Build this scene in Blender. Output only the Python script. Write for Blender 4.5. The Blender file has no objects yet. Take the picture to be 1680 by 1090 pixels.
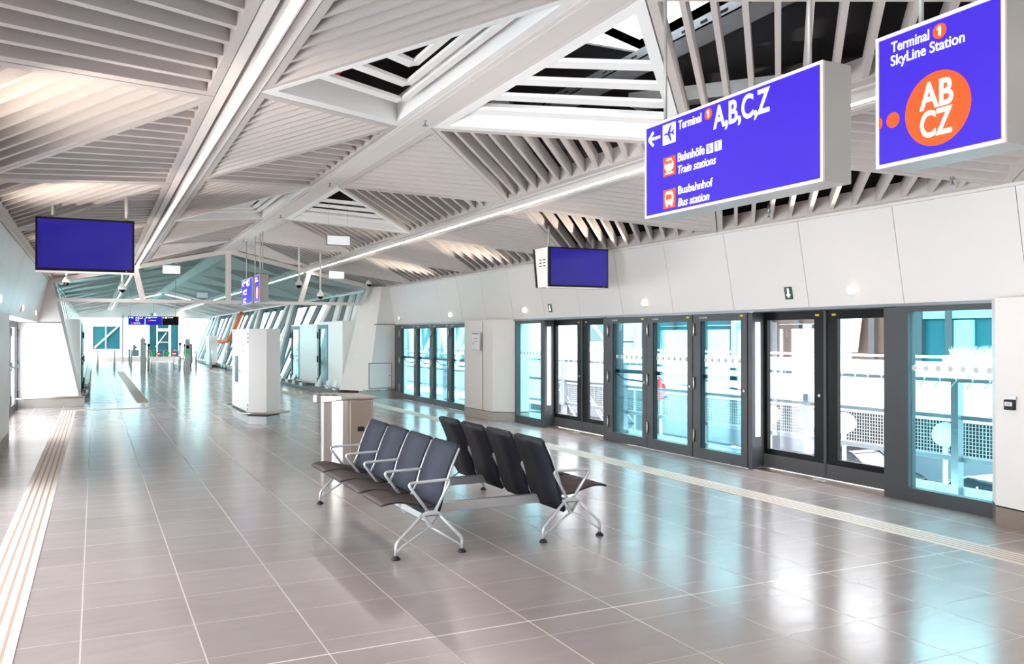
import bpy, math, random
from mathutils import Vector, Matrix
random.seed(7)
SC = bpy.context.scene
COL = SC.collection

# ---------------------------------------------------------------- camera, world, exposure
cam_d = bpy.data.cameras.new('camera'); cam = bpy.data.objects.new('camera', cam_d); COL.objects.link(cam)
FOC = 1400.0
cam_d.sensor_width = 36.0; cam_d.lens = 36.0 * FOC / 1680.0; cam_d.clip_start = 0.05; cam_d.clip_end = 400
YAW = math.atan2(685, 1400); PITCH = math.atan2(8, 1400)
cam.location = (0, 0, 1.7)
cam.rotation_euler = (math.pi / 2 + PITCH, 0, -YAW)
SC.camera = cam
SC.view_settings.view_transform = 'Standard'; SC.view_settings.look = 'None'
SC.view_settings.gamma = 1.0; SC.view_settings.use_curve_mapping = False
SC.view_settings.exposure = 1.55
w = bpy.data.worlds.new('sky'); SC.world = w; w.use_nodes = True
bg = w.node_tree.nodes['Background']
bg.inputs[0].default_value = (0.94, 0.975, 1.0, 1); bg.inputs[1].default_value = 3.6
SC.cycles.max_bounces = 8; SC.cycles.diffuse_bounces = 5; SC.cycles.transparent_max_bounces = 16
SC.cycles.sample_clamp_indirect = 6.0
SC.cycles.caustics_reflective = False; SC.cycles.caustics_refractive = False

# ---------------------------------------------------------------- materials
def lin(c):
    return tuple(((v / 255) / 12.92 if v / 255 <= .04045 else ((v / 255 + .055) / 1.055) ** 2.4) for v in c)
def mat(name, rgb, rough=.5, metal=0., emit=0., noise=0., nscale=8., bump=0., spec=.5, srgb=True, eb=1.):
    m = bpy.data.materials.new(name); m.use_nodes = True; nt = m.node_tree
    b = nt.nodes['Principled BSDF']; c = lin(rgb) if srgb else rgb
    b.inputs['Base Color'].default_value = (*c, 1); b.inputs['Roughness'].default_value = rough
    b.inputs['Metallic'].default_value = metal; b.inputs['Specular IOR Level'].default_value = spec
    if emit:
        b.inputs['Emission Color'].default_value = (*c, 1); b.inputs['Emission Strength'].default_value = emit
        if noise: c = tuple(c)
        if eb < 1: b.inputs['Base Color'].default_value = (*[v * eb for v in c], 1)
    if noise or bump:
        tc = nt.nodes.new('ShaderNodeTexCoord'); n = nt.nodes.new('ShaderNodeTexNoise'); n.inputs['Scale'].default_value = nscale
        n.inputs['Detail'].default_value = 6
        nt.links.new(tc.outputs['Object'], n.inputs['Vector'])
        if noise:
            mx = nt.nodes.new('ShaderNodeMix'); mx.data_type = 'RGBA'
            mx.inputs[6].default_value = (*[v * (1 - noise) for v in c], 1); mx.inputs[7].default_value = (*[min(1, v * (1 + noise)) for v in c], 1)
            nt.links.new(n.outputs['Fac'], mx.inputs[0])
            if eb == 1: nt.links.new(mx.outputs[2], b.inputs['Base Color'])
            if emit: nt.links.new(mx.outputs[2], b.inputs['Emission Color'])
        if bump:
            bp = nt.nodes.new('ShaderNodeBump'); bp.inputs['Strength'].default_value = bump; bp.inputs['Distance'].default_value = .01
            nt.links.new(n.outputs['Fac'], bp.inputs['Height']); nt.links.new(bp.outputs[0], b.inputs['Normal'])
    return m
def glass(name, tint, refl=1.0):
    m = bpy.data.materials.new(name); m.use_nodes = True; nt = m.node_tree; nt.nodes.clear()
    o = nt.nodes.new('ShaderNodeOutputMaterial'); t = nt.nodes.new('ShaderNodeBsdfTransparent'); g = nt.nodes.new('ShaderNodeBsdfGlossy')
    t.inputs[0].default_value = (*tint, 1); g.inputs['Roughness'].default_value = .01
    g.inputs[0].default_value = (.85, .95, 1, 1)
    f = nt.nodes.new('ShaderNodeFresnel'); f.inputs[0].default_value = 1.45
    mu = nt.nodes.new('ShaderNodeMath'); mu.operation = 'MULTIPLY'; mu.inputs[1].default_value = refl
    mx = nt.nodes.new('ShaderNodeMixShader')
    nt.links.new(f.outputs[0], mu.inputs[0]); nt.links.new(mu.outputs[0], mx.inputs[0])
    nt.links.new(t.outputs[0], mx.inputs[1]); nt.links.new(g.outputs[0], mx.inputs[2]); nt.links.new(mx.outputs[0], o.inputs[0])
    return m
M = dict(
    wall=mat('wall_white', (232, 229, 226), .45, noise=.02, nscale=3),
    panel=mat('cladding_white', (226, 224, 222), .35, noise=.015, nscale=2),
    ceil=mat('ceiling_slat_white', (202, 195, 192), .55, noise=.02, nscale=3),
    rim=mat('ceiling_frame_white', (226, 221, 218), .5),
    bright=mat('bright_white', (245, 246, 246), .4),
    dark=mat('void_black', (16, 17, 19), .9),
    deck=mat('deck_dark', (34, 34, 38), .9, noise=.3, nscale=2),
    galv=mat('galvanised', (150, 155, 160), .35, metal=.8, noise=.15, nscale=20),
    steel=mat('brushed_steel', (190, 184, 178), .3, metal=.9, noise=.04, nscale=30),
    steelw=mat('brushed_steel_warm', (178, 163, 150), .35, metal=.85, noise=.04, nscale=30),
    frame=mat('anthracite_frame', (70, 73, 77), .4, noise=.03),
    kick=mat('kick_plate_grey', (84, 85, 88), .45),
    black=mat('gloss_black', (8, 9, 11), .35, spec=.25),
    rubber=mat('black_rubber', (22, 22, 23), .6),
    white=mat('powder_white', (240, 240, 238), .35),
    silver=mat('silver_paint', (206, 209, 212), .3, metal=.35),
    seat=mat('seat_fabric', (96, 85, 84), .9, spec=.2, bump=.15, nscale=400),
    back=mat('back_fabric', (66, 70, 80), .9, spec=.2, bump=.15, nscale=400),
    shell=mat('seat_shell_navy', (22, 25, 38), .55),
    lamp=mat('lamp_white', (255, 246, 236), .5, emit=11),
    lamp2=mat('lamp_soft_white', (255, 246, 236), .5, emit=2.6),
    spotm=mat('spot_glow', (255, 240, 215), .5, emit=2.2),
    blue=mat('sign_blue', (72, 44, 232), .35, emit=.30, eb=.15, noise=.05, nscale=3),
    blue2=mat('sign_blue_small', (40, 24, 200), .35, eb=.2, emit=.26),
    orange=mat('sign_orange', (255, 92, 30), .4, eb=.4, emit=.26),
    letter=mat('letter_white', (255, 255, 255), .4, emit=.4),
    letterred=mat('faint_red_letter', (225, 190, 192), .5),
    ink=mat('sign_ink', (60, 50, 200), .4, emit=.12),
    screen=mat('screen_blue', (40, 34, 160), .12, eb=.1, emit=.24, noise=.25, nscale=1.2),
    signbox=mat('sign_casing', (186, 186, 184), .4, metal=.2),
    signrim=mat('sign_rim', (238, 228, 220), .4),
    exitg=mat('exit_sign_green', (38, 70, 66), .3),
    exitw=mat('exit_arrow_white', (220, 255, 235), .3, emit=.8),
    green=mat('green_sign', (20, 170, 80), .4, emit=.15),
    red=mat('red_sign', (214, 22, 30), .4, emit=.1),
    yellow=mat('sticker_yellow', (235, 200, 40), .5),
    tactile=mat('tactile_stone', (222, 210, 200), .5, noise=.06, nscale=12),
    groove=mat('tactile_groove', (176, 150, 132), .6),
    concrete=mat('concrete', (178, 172, 166), .7, noise=.12, nscale=14),
    dot=mat('manifestation_dot', (205, 210, 214), .6),
    outwhite=mat('parapet_white', (240, 240, 240), .6),
    asphalt=mat('street_asphalt', (120, 120, 128), .8, noise=.08, nscale=2),
    brown=mat('facade_brown', (84, 66, 58), .6, noise=.2, nscale=2),
    tealwall=mat('facade_teal', (26, 92, 102), .3, noise=.3, nscale=1.5),
    darkwall=mat('dark_mottled_wall', (26, 24, 27), .8, noise=.6, nscale=1.2),  # dark, mottled wall colour of the ground floor opposite
    farpale=mat('pale_teal', (150, 195, 196), .5),
    fin=mat('mullion_petrol', (52, 84, 94), .4),
    duct=mat('duct_orange', (235, 116, 50), .5),
    carblack=mat('car_paint_dark', (18, 18, 24), .15, metal=.4),
    carwhite=mat('car_paint_light', (225, 228, 230), .2),
    carglass=mat('car_glass', (40, 50, 56), .05),
    tyre=mat('tyre', (28, 28, 30), .8),
    grass=mat('planter_grass', (200, 215, 205), .8),
)
M['clear'] = glass('clear_glass', (.985, .99, .995), .3)
M['teal'] = glass('tinted_glass', (.66, .93, .97), .45)
M['pale'] = glass('partition_glass', (.79, .90, .905), .8)
M['farglass'] = glass('far_glass', (.84, .975, .98), .5)

def floor_material():
    m = bpy.data.materials.new('floor_tiles'); m.use_nodes = True; nt = m.node_tree; L = nt.links
    b = nt.nodes['Principled BSDF']
    g = nt.nodes.new('ShaderNodeNewGeometry'); s = nt.nodes.new('ShaderNodeSeparateXYZ'); L.new(g.outputs['Position'], s.inputs[0])
    def ma(op, a, b_=None, c=None):
        n = nt.nodes.new('ShaderNodeMath'); n.operation = op
        for i, v in enumerate((a, b_, c)):
            if v is None: continue
            if isinstance(v, (int, float)): n.inputs[i].default_value = v
            else: L.new(v, n.inputs[i])
        return n.outputs[0]
    X, Y = s.outputs[0], s.outputs[1]
    tx = ma('DIVIDE', ma('ADD', X, .065 + 60), .6)
    sel = ma('GREATER_THAN', Y, 4.545)
    off = ma('ADD', ma('MULTIPLY', sel, -.48), -4.28 + 60)      # rows restart at the movement joint
    ty = ma('DIVIDE', ma('ADD', Y, off), .6)
    def line(t, wd):
        f = ma('FRACT', t); d = ma('MINIMUM', f, ma('SUBTRACT', 1.0, f)); return ma('LESS_THAN', ma('MULTIPLY', d, .6), wd)
    gx = line(tx, .0042); gy = line(ty, .0026)
    joint = ma('LESS_THAN', ma('ABSOLUTE', ma('SUBTRACT', Y, 4.545)), .007)
    cx = ma('FLOOR', tx); cy = ma('FLOOR', ty)
    cmb = nt.nodes.new('ShaderNodeCombineXYZ'); L.new(cx, cmb.inputs[0]); L.new(cy, cmb.inputs[1])
    wn = nt.nodes.new('ShaderNodeTexWhiteNoise'); L.new(cmb.outputs[0], wn.inputs['Vector'])
    mp = nt.nodes.new('ShaderNodeMapping'); mp.inputs['Scale'].default_value = (1.0, 3.5, 1); L.new(g.outputs['Position'], mp.inputs[0])
    n1 = nt.nodes.new('ShaderNodeTexNoise'); n1.inputs['Scale'].default_value = 2.2; n1.inputs['Detail'].default_value = 8; n1.inputs['Distortion'].default_value = .8
    L.new(mp.outputs[0], n1.inputs['Vector'])
    k = ma('ADD', ma('ADD', ma('MULTIPLY', wn.outputs['Value'], .10), ma('MULTIPLY', n1.outputs['Fac'], .26)), -.18)
    v = ma('ADD', 1.0, k)
    base = nt.nodes.new('ShaderNodeMix'); base.data_type = 'RGBA'; base.blend_type = 'MULTIPLY'; base.inputs[0].default_value = 1
    base.inputs[6].default_value = (*lin((166, 154, 152)), 1)
    cv = nt.nodes.new('ShaderNodeCombineColor'); [L.new(v, cv.inputs[i]) for i in range(3)]; L.new(cv.outputs[0], base.inputs[7])
    mx = nt.nodes.new('ShaderNodeMix'); mx.data_type = 'RGBA'; mx.inputs[7].default_value = (*lin((205, 190, 184)), 1)
    L.new(base.outputs[2], mx.inputs[6]); L.new(ma('MAXIMUM', gx, ma('MULTIPLY', gy, .6)), mx.inputs[0])
    mj = nt.nodes.new('ShaderNodeMix'); mj.data_type = 'RGBA'; mj.inputs[7].default_value = (*lin((240, 232, 228)), 1)
    L.new(mx.outputs[2], mj.inputs[6]); L.new(joint, mj.inputs[0]); L.new(mj.outputs[2], b.inputs['Base Color'])
    L.new(ma('ADD', ma('MULTIPLY', ma('MAXIMUM', gx, gy), .3), ma('ADD', .14, ma('MULTIPLY', n1.outputs['Fac'], .12))), b.inputs['Roughness'])
    b.inputs['Specular IOR Level'].default_value = .75
    bp = nt.nodes.new('ShaderNodeBump'); bp.inputs['Strength'].default_value = .06; bp.inputs['Distance'].default_value = .004
    L.new(n1.outputs['Fac'], bp.inputs['Height']); L.new(bp.outputs[0], b.inputs['Normal'])
    return m
M['floor'] = floor_material()

# ---------------------------------------------------------------- geometry helpers
BASE = {}
class MB:
    def __init__(s): s.v = []; s.f = []; s.sm = []
    def face(s, pts, smooth=False):
        i = len(s.v); s.v += [tuple(p) for p in pts]; s.f.append(tuple(range(i, i + len(pts)))); s.sm.append(smooth)
    def box(s, a, b):
        x0, y0, z0 = a; x1, y1, z1 = b; i = len(s.v)
        s.v += [(x0, y0, z0), (x1, y0, z0), (x1, y1, z0), (x0, y1, z0), (x0, y0, z1), (x1, y0, z1), (x1, y1, z1), (x0, y1, z1)]
        for q in ((0, 3, 2, 1), (4, 5, 6, 7), (0, 1, 5, 4), (1, 2, 6, 5), (2, 3, 7, 6), (3, 0, 4, 7)): s.f.append(tuple(i + k for k in q)); s.sm.append(False)
        return s
    def loft(s, A, B, smooth=False):
        """prism between two polygons with the same count"""
        n = len(A); i = len(s.v); s.v += [tuple(p) for p in A] + [tuple(p) for p in B]
        s.f.append(tuple(i + k for k in range(n))[::-1]); s.sm.append(False)
        s.f.append(tuple(i + n + k for k in range(n))); s.sm.append(False)
        for k in range(n): s.f.append((i + k, i + (k + 1) % n, i + n + (k + 1) % n, i + n + k)); s.sm.append(smooth)
        return s
    def prism(s, poly, z0, z1): return s.loft([(x, y, z0) for x, y in poly], [(x, y, z1) for x, y in poly])
    def extr(s, poly, axis, a, b):
        """poly is a list of 2D points in the plane normal to axis"""
        def P(p, t):
            return (t, p[0], p[1]) if axis == 0 else (p[0], t, p[1]) if axis == 1 else (p[0], p[1], t)
        return s.loft([P(p, a) for p in poly], [P(p, b) for p in poly])
    def bar(s, p, q, wd, ht, up=(0, 0, 1)):
        p = Vector(p); q = Vector(q); d = (q - p).normalized(); u = Vector(up); r = d.cross(u)
        if r.length < 1e-4: r = d.cross(Vector((1, 0, 0)))
        r.normalize(); u = r.cross(d).normalized()
        c = [(-wd / 2, -ht / 2), (wd / 2, -ht / 2), (wd / 2, ht / 2), (-wd / 2, ht / 2)]
        return s.loft([p + r * a + u * b for a, b in c], [q + r * a + u * b for a, b in c])
    def tube(s, pts, r, n=8, closed=False):
        pts = [Vector(p) for p in pts]; rings = []; m = len(pts)
        for k in range(m):
            if closed: d = (pts[(k + 1) % m] - pts[k - 1])
            else: d = pts[min(k + 1, m - 1)] - pts[max(k - 1, 0)]
            d.normalize(); u = Vector((0, 0, 1)) if abs(d.z) < .95 else Vector((1, 0, 0))
            if not closed and k > 0 and abs(d.dot(lastd)) > .2: u = lastu
            a = d.cross(u).normalized(); b_ = a.cross(d).normalized(); lastu = b_; lastd = d
            rings.append([pts[k] + (a * math.cos(2 * math.pi * j / n) + b_ * math.sin(2 * math.pi * j / n)) * r for j in range(n)])
        i = len(s.v)
        for R in rings: s.v += [tuple(p) for p in R]
        for k in range(m if closed else m - 1):
            k2 = (k + 1) % m
            for j in range(n): s.f.append((i + k * n + j, i + k * n + (j + 1) % n, i + k2 * n + (j + 1) % n, i + k2 * n + j)); s.sm.append(True)
        if not closed:
            s.f.append(tuple(i + j for j in range(n))[::-1]); s.sm.append(False)
            s.f.append(tuple(i + (m - 1) * n + j for j in range(n))); s.sm.append(False)
        return s
    def lathe(s, c, prof, n=20, axis=(0, 0, 1)):
        c = Vector(c); ax = Vector(axis).normalized(); u = ax.orthogonal().normalized(); w_ = ax.cross(u); i = len(s.v); m = len(prof)
        for r, h in prof:
            for j in range(n):
                t = 2 * math.pi * j / n; s.v.append(tuple(c + ax * h + (u * math.cos(t) + w_ * math.sin(t)) * r))
        for k in range(m - 1):
            for j in range(n): s.f.append((i + k * n + j, i + k * n + (j + 1) % n, i + (k + 1) * n + (j + 1) % n, i + (k + 1) * n + j)); s.sm.append(True)
        s.f.append(tuple(i + j for j in range(n))[::-1]); s.sm.append(False)
        s.f.append(tuple(i + (m - 1) * n + j for j in range(n))); s.sm.append(False)
        return s
    def build(s, name, m, parent=None, bevel=0, kind=None, label=None):
        me = bpy.data.meshes.new(name); b = BASE.get(parent, Vector((0, 0, 0))) if parent else Vector((0, 0, 0))
        me.from_pydata([tuple(Vector(p) - b) for p in s.v], [], s.f); me.polygons.foreach_set('use_smooth', s.sm); me.update()
        import bmesh
        bm = bmesh.new(); bm.from_mesh(me); bmesh.ops.recalc_face_normals(bm, faces=bm.faces); bm.to_mesh(me); bm.free()
        me.materials.append(m if not isinstance(m, str) else M[m])
        o = bpy.data.objects.new(name, me); COL.objects.link(o)
        if parent is not None: o.parent = parent
        BASE[o] = b
        if bevel:
            md = o.modifiers.new('edge', 'BEVEL'); md.width = bevel; md.segments = 2; md.limit_method = 'ANGLE'
        if kind: o['kind'] = kind
        if label: o['label'] = label
        return o
def thing(name, loc, label, cat, group=None):
    o = bpy.data.objects.new(name, None); o.empty_display_size = .1; COL.objects.link(o); o.location = loc; BASE[o] = Vector(loc)
    o['label'] = label; o['category'] = cat
    if group: o['group'] = group
    return o
def tag(o, label, cat, group=None):
    """one-mesh thing: move the origin to its base"""
    me = o.data; xs = [v.co for v in me.vertices]
    c = Vector((sum(v.x for v in xs) / len(xs), sum(v.y for v in xs) / len(xs), min(v.z for v in xs)))
    me.transform(Matrix.Translation(-c)); o.location = o.location + c
    o['label'] = label; o['category'] = cat
    if group: o['group'] = group
    return o
def struct(name, loc=(0, 0, 0)):
    o = bpy.data.objects.new(name, None); o.empty_display_size = .1; COL.objects.link(o); o.location = loc; BASE[o] = Vector(loc); o['kind'] = 'structure'
    return o
_CAP = []
def fit(s, loc, wd, cap, m, parent, right, up, bold=.0, shear=0, name='lettering', ext=.012):
    """text scaled so that it is wd wide with capital letters cap high"""
    def mk(t, off, sh):
        c = bpy.data.curves.new(name, 'FONT'); c.body = t; c.size = 1; c.offset = off; c.shear = sh; c.extrude = ext; o = bpy.data.objects.new(name, c); COL.objects.link(o)
        bpy.context.view_layer.update(); me = o.to_mesh().copy(); o.to_mesh_clear(); bpy.data.objects.remove(o); return me
    if not _CAP: _CAP.append(max(v.co.y for v in mk('H', 0, 0).vertices))
    me = mk(s, bold, shear); xs = [v.co.x for v in me.vertices]; x0, x1 = min(xs), max(xs); kx = wd / (x1 - x0); ky = cap / _CAP[0]
    r = Vector(right).normalized(); u = Vector(up).normalized(); n = r.cross(u); b = BASE.get(parent, Vector((0, 0, 0))); L0 = Vector(loc) - b
    for v in me.vertices: v.co = L0 + r * ((v.co.x - x0) * kx) + u * (v.co.y * ky) + n * (v.co.z * .08)
    me.name = name; me.materials.clear(); me.materials.append(M[m]); o = bpy.data.objects.new(name, me); COL.objects.link(o); o.parent = parent; BASE[o] = b
    return o
# room constants (metres)
XR, XL, ZR, SL = 3.15, 3.15, 4.0, .22
def zc(x): return ZR - SL * abs(x - XR)
WR, WRT, WL, WLT, HD = 7.57, 7.385, -1.22, -1.0, 2.05
YP = 23.4; Y0 = -6.0; YE = 62.0

# ================================================================ SETTING
fl = MB(); fl.face([(-2.2, Y0, 0), (8.1, Y0, 0), (8.1, 66, 0), (-2.2, 66, 0)]); fl.face([(-2.2, Y0, -.3), (-2.2, 66, -.3), (8.1, 66, -.3), (8.1, Y0, -.3)])
fl.face([(8.1, Y0, -.3), (8.1, 66, -.3), (8.1, 66, 0), (8.1, Y0, 0)]); fl.face([(-2.2, Y0, -.3), (-2.2, Y0, 0), (-2.2, 66, 0), (-2.2, 66, -.3)])
floor = fl.build('floor', 'floor', kind='structure')

# ---- ceiling
ceiling = struct('ceiling')
def inset(tri, d):
    """inset a CCW/CW triangle (2D) by distance d"""
    c = sum(((Vector(p)) for p in tri), Vector((0, 0))) / 3; L = []
    for i in range(3):
        a = Vector(tri[i]); b = Vector(tri[(i + 1) % 3]); e = (b - a).normalized(); n = Vector((-e.y, e.x))
        if (c - a).dot(n) < 0: n = -n
        L.append((a + n * d, e))
    out = []
    for i in range(3):
        p, e = L[i - 1]; q, g = L[i]
        t = ((q - p).x * g.y - (q - p).y * g.x) / (e.x * g.y - e.y * g.x); out.append(p + e * t)
    return out
def clip(tri, a, e):
    """segment of line a + t e inside the triangle"""
    ts = []
    for i in range(3):
        p = Vector(tri[i]); q = Vector(tri[(i + 1) % 3]); g = q - p; den = e.x * g.y - e.y * g.x
        if abs(den) < 1e-9: continue
        r = p - a; t = (r.x * g.y - r.y * g.x) / den; u = (r.x * e.y - r.y * e.x) / den
        if -1e-6 <= u <= 1 + 1e-6: ts.append(t)
    if len(ts) < 2: return None
    t0, t1 = min(ts), max(ts)
    return (t0, t1) if t1 - t0 > .05 else None
def P3(p, dz=0): return (p[0], p[1], zc(p[0]) + dz)
def coffer(mb, tri, ref, pitch=.203, wd=.042, depth=.15, rim=.075, rimh=.17, chev=None, lift=.012, stop=1):
    """triangular panel: a raised rim and deep fins parallel to the edge ref (i, j)"""
    O = inset(tri, .006); I = inset(tri, rim)
    for k in range(3):
        a, b = O[k], O[(k + 1) % 3]; c, d = I[(k + 1) % 3], I[k]
        mb.loft([P3(a), P3(b), P3(c), P3(d)], [P3(a, rimh), P3(b, rimh), P3(c, rimh), P3(d, rimh)])
    def fins(i, j, pitch, T, first):
        a = Vector(I[i]); b = Vector(I[j]); e = (b - a).normalized(); n = Vector((-e.y, e.x)); k3 = Vector(I[3 - i - j])
        if (k3 - a).dot(n) < 0: n = -n
        h = (k3 - a).dot(n); t = first
        while t < h * stop - .03:
            s = clip(T, a + n * t, e)
            if s:
                p = a + n * t + e * (s[0] - .02); q = a + n * t + e * (s[1] + .02); m_ = n * wd / 2
                c4 = [p - m_, q - m_, q + m_, p + m_]
                mb.loft([P3(c, lift) for c in c4], [P3(c, lift + depth) for c in c4])
            t += pitch
    if chev is None: fins(ref[0], ref[1], pitch, I, pitch * .8)
    else:
        # nested V fins: each follows edge ref until the bisector and then runs along the second edge
        i, j, k = chev  # corner j joins edge (i,j) and (j,k)
        A, B, C = Vector(I[i]), Vector(I[j]), Vector(I[k])
        def nrm(p, q, r):
            e = (q - p).normalized(); n = Vector((-e.y, e.x)); return e, (n if (r - p).dot(n) > 0 else -n)
        e1, n1 = nrm(A, B, C); e2, n2 = nrm(B, C, A); m = 1
        while True:
            d1, d2 = .30 * m, .17 * m
            p, q = B + n1 * d1, B + n2 * d2
            den = e1.x * e2.y - e1.y * e2.x; t = ((q - p).x * e2.y - (q - p).y * e2.x) / den; X_ = p + e1 * t
            s1 = clip(I, X_, -e1); s2 = clip(I, X_, e2)
            if not s1 or not s2 or s1[0] > 0.01 or s1[1] < .08: break
            for e, s_, n in ((-e1, s1, n1), (e2, s2, n2)):
                if s_[1] <= .05: continue
                pp = X_; qq = X_ + e * (s_[1] + .02); mm = n * wd / 2; bv = n * 0
                c4 = [pp - mm, qq - mm, qq + mm, pp + mm]
                mb.loft([P3(c, lift) for c in c4], [P3(c, lift + depth) for c in c4])
            m += 1
            if m > 9: break
LC0, LC1 = .80, 1.12; RC0, RC1 = 5.13, 5.42; RG0, RG1 = 2.90, 3.28
far = MB()
def put(tri, ref, **kw):
    yc = sum(p[1] for p in tri) / 3
    if yc > YP + 1: coffer(far, tri, ref, pitch=.25, **kw)
    else:
        mb = MB(); coffer(mb, tri, ref, **kw); mb.build('slatted_coffer', kw.get('m', 'ceil'), ceiling)
def put_open(tri, ref, chev=None):
    mb = MB()
    if chev: coffer(mb, tri, ref, wd=.085, depth=.03, rim=.10, rimh=.26, chev=chev, lift=.06)
    else: coffer(mb, tri, ref, pitch=.37, wd=.13, depth=.03, rim=.10, rimh=.26, lift=.05, stop=.74)
    mb.build('open_coffer', 'bright', ceiling)
k = -2
while True:
    yr = .7 + 4 * k; yc = 2.65 + 4 * k
    if yr > YE: break
    opened = (k % 2 == 1) and yr < 20
    # strips: C side to ridge
    for (c, r) in ((LC1, RG0), (RC0, RG1)):
        tri = [(r, yr), (r, yr + 4), (c, yc)]           # base on the ridge, apex on the channel
        if opened:
            put_open(tri, (1, 2), chev=(2, 1, 0) if r < XR else None)
        else: put(tri, (1, 2))
        put([(c, yc), (c, yc + 4), (r, yr + 4)], (1, 2) if r < XR else (0, 2) if False else (1, 2) if r < XR else (2, 1))
    for (c, w_) in ((LC0, WLT + .03), (RC1, WRT - .02)):
        put([(c, yc), (c, yc + 4), (w_, yr + 4.2)], (1, 2))
        put([(w_, yr + .2), (w_, yr + 4.2), (c, yc)], (1, 2))
    k += 1
far.build('slatted_coffer', 'ceil', ceiling, kind='stuff')
# ridge beam with two side plates and shadow grooves
rb = MB(); rb.loft([(RG0 + .06, Y0, zc(RG0) - .01), (RG1 - .06, Y0, zc(RG1) - .01), (RG1 - .06, Y0, zc(RG1) + .25), (RG0 + .06, Y0, zc(RG0) + .25)],
                   [(RG0 + .06, YE, zc(RG0) - .01), (RG1 - .06, YE, zc(RG1) - .01), (RG1 - .06, YE, zc(RG1) + .25), (RG0 + .06, YE, zc(RG0) + .25)])
rb.box((RG0 + .005, Y0, zc(RG0) - .005), (RG0 + .05, YE, zc(RG0) + .2)); rb.box((RG1 - .05, Y0, zc(RG1) - .005), (RG1 - .005, YE, zc(RG1) + .2))
rb.build('ridge_beam', 'rim', ceiling)
# light channels: two edge profiles and a recessed tray
for (a, b) in ((LC0, LC1), (RC0, RC1)):
    mb = MB(); m = (a + b) / 2; za = zc(a); zb = zc(b)
    mb.box((a + .004, Y0, za - .01), (a + .075, YE, za + .16)); mb.box((b - .075, Y0, zb - .01), (b - .004, YE, zb + .16))
    mb.box((a + .07, Y0, max(za, zb) + .10), (b - .07, YE, max(za, zb) + .13))
    mb.build('light_channel', 'rim', ceiling)
# edge trim at the walls
for xe, s in ((WLT, 1), (WRT, -1)):
    mb = MB(); mb.box((min(xe, xe + .035 * s) , Y0, zc(xe) - .02), (max(xe, xe + .035 * s), YE, zc(xe) + .2)); mb.build('edge_trim', 'rim', ceiling)
# roof deck above with a skylight well over the ridge
SKX0, SKX1, SKY0, SKY1 = 3.8, 5.0, 5.4, 7.25
dk = MB()
def dz(x): return zc(x) + 1.05
def deck(x0, x1, y0, y1): dk.loft([(x0, y0, dz(x0)), (x1, y0, dz(x1)), (x1, y1, dz(x1)), (x0, y1, dz(x0))], [(x0, y0, dz(x0) + .1), (x1, y0, dz(x1) + .1), (x1, y1, dz(x1) + .1), (x0, y1, dz(x0) + .1)])
deck(-1.3, XR, Y0, YE + .5); deck(XR, SKX0, Y0, YE + .5); deck(SKX0, SKX1, Y0, SKY0); deck(SKX0, SKX1, SKY1, YE + .5); deck(SKX1, 7.9, Y0, YE + .5)
dk.box((-1.3, Y0, 2.9), (-1.2, YE, 4.3)); dk.box((7.6, Y0, 2.9), (7.7, YE, 4.3)); dk.box((-1.3, YE + .3, 3.0), (7.7, YE + .4, 5.1)); dk.box((-1.3, Y0, 3.3), (7.7, Y0 + .1, 5.1))
dk.box((-1.3, YP, 3.55), (7.7, YP + .05, 5.0)) if False else None
dk.build('roof_deck', 'deck', ceiling)
sk = MB(); z0, z1 = 4.62, 5.6
for q in (((SKX0 - .05, SKY0), (SKX0, SKY1)), ((SKX1, SKY0), (SKX1 + .05, SKY1)), ((SKX0, SKY0 - .05), (SKX1, SKY0)), ((SKX0, SKY1), (SKX1, SKY1 + .05))):
    sk.box((q[0][0], q[0][1], z0), (q[1][0], q[1][1], z1))
sk.build('skylight_well', 'bright', ceiling)

# ---- walls
def lean_panels(parent, xb, xt, zt, y_list, name='cladding_panel', th=.04, side=1):
    for a, b in zip(y_list[:-1], y_list[1:]):
        g = .004
        MB().loft([(xb, a + g, HD), (xb + th * side, a + g, HD), (xb + th * side, b - g, HD), (xb, b - g, HD)],
                  [(xt, a + g, zt), (xt + th * side, a + g, zt), (xt + th * side, b - g, zt), (xt, b - g, zt)]).build(name, 'panel', parent)
wr = struct('wall_right')
ys = [Y0] + [4.867 + 1.314 * i for i in range(-7, 14) if Y0 + .2 < 4.867 + 1.314 * i < 22.7] + [22.9]
lean_panels(wr, WR, WRT, zc(WRT) - .005, ys)
MB().box((WR + .05, Y0, HD), (WR + .09, 23.3, 3.3)).build('backing', 'dark', wr)
MB().box((WR - .005, Y0, HD - .03), (WR + .25, 22.9, HD)).build('header_lip', 'galv', wr)
# solid wall end beside the fixed screen, and the pillar in the row
def pier(parent, x0, poly):
    MB().prism(poly, .185, HD - .0).build('pier_cladding', 'wall', parent)
    c = [(x + (.012 if x < 7.5 and x > 3 else 0), y) for x, y in poly]
    MB().prism(c, .17, .19).build('shadow_gap', 'dark', parent)
    return c
p1 = [(7.9, 5.17), (7.50, 5.17), (7.30, 5.00), (7.26, 4.7), (7.26, Y0), (7.9, Y0)]
pier(wr, 7.5, p1); MB().prism(p1, 0, .172).build('kick_plate', 'steelw', wr)
p2 = [(7.9, 15.36), (7.60, 15.36), (7.24, 15.69), (7.22, 17.1), (7.45, 17.42), (7.9, 17.42)]
pier(wr, 7.5, p2); MB().prism(p2, 0, .172).build('kick_plate', 'concrete', wr)
MB().box((7.215, 16.14, .2), (7.222, 16.146, HD - .02)).build('panel_joint', 'frame', wr)
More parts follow.
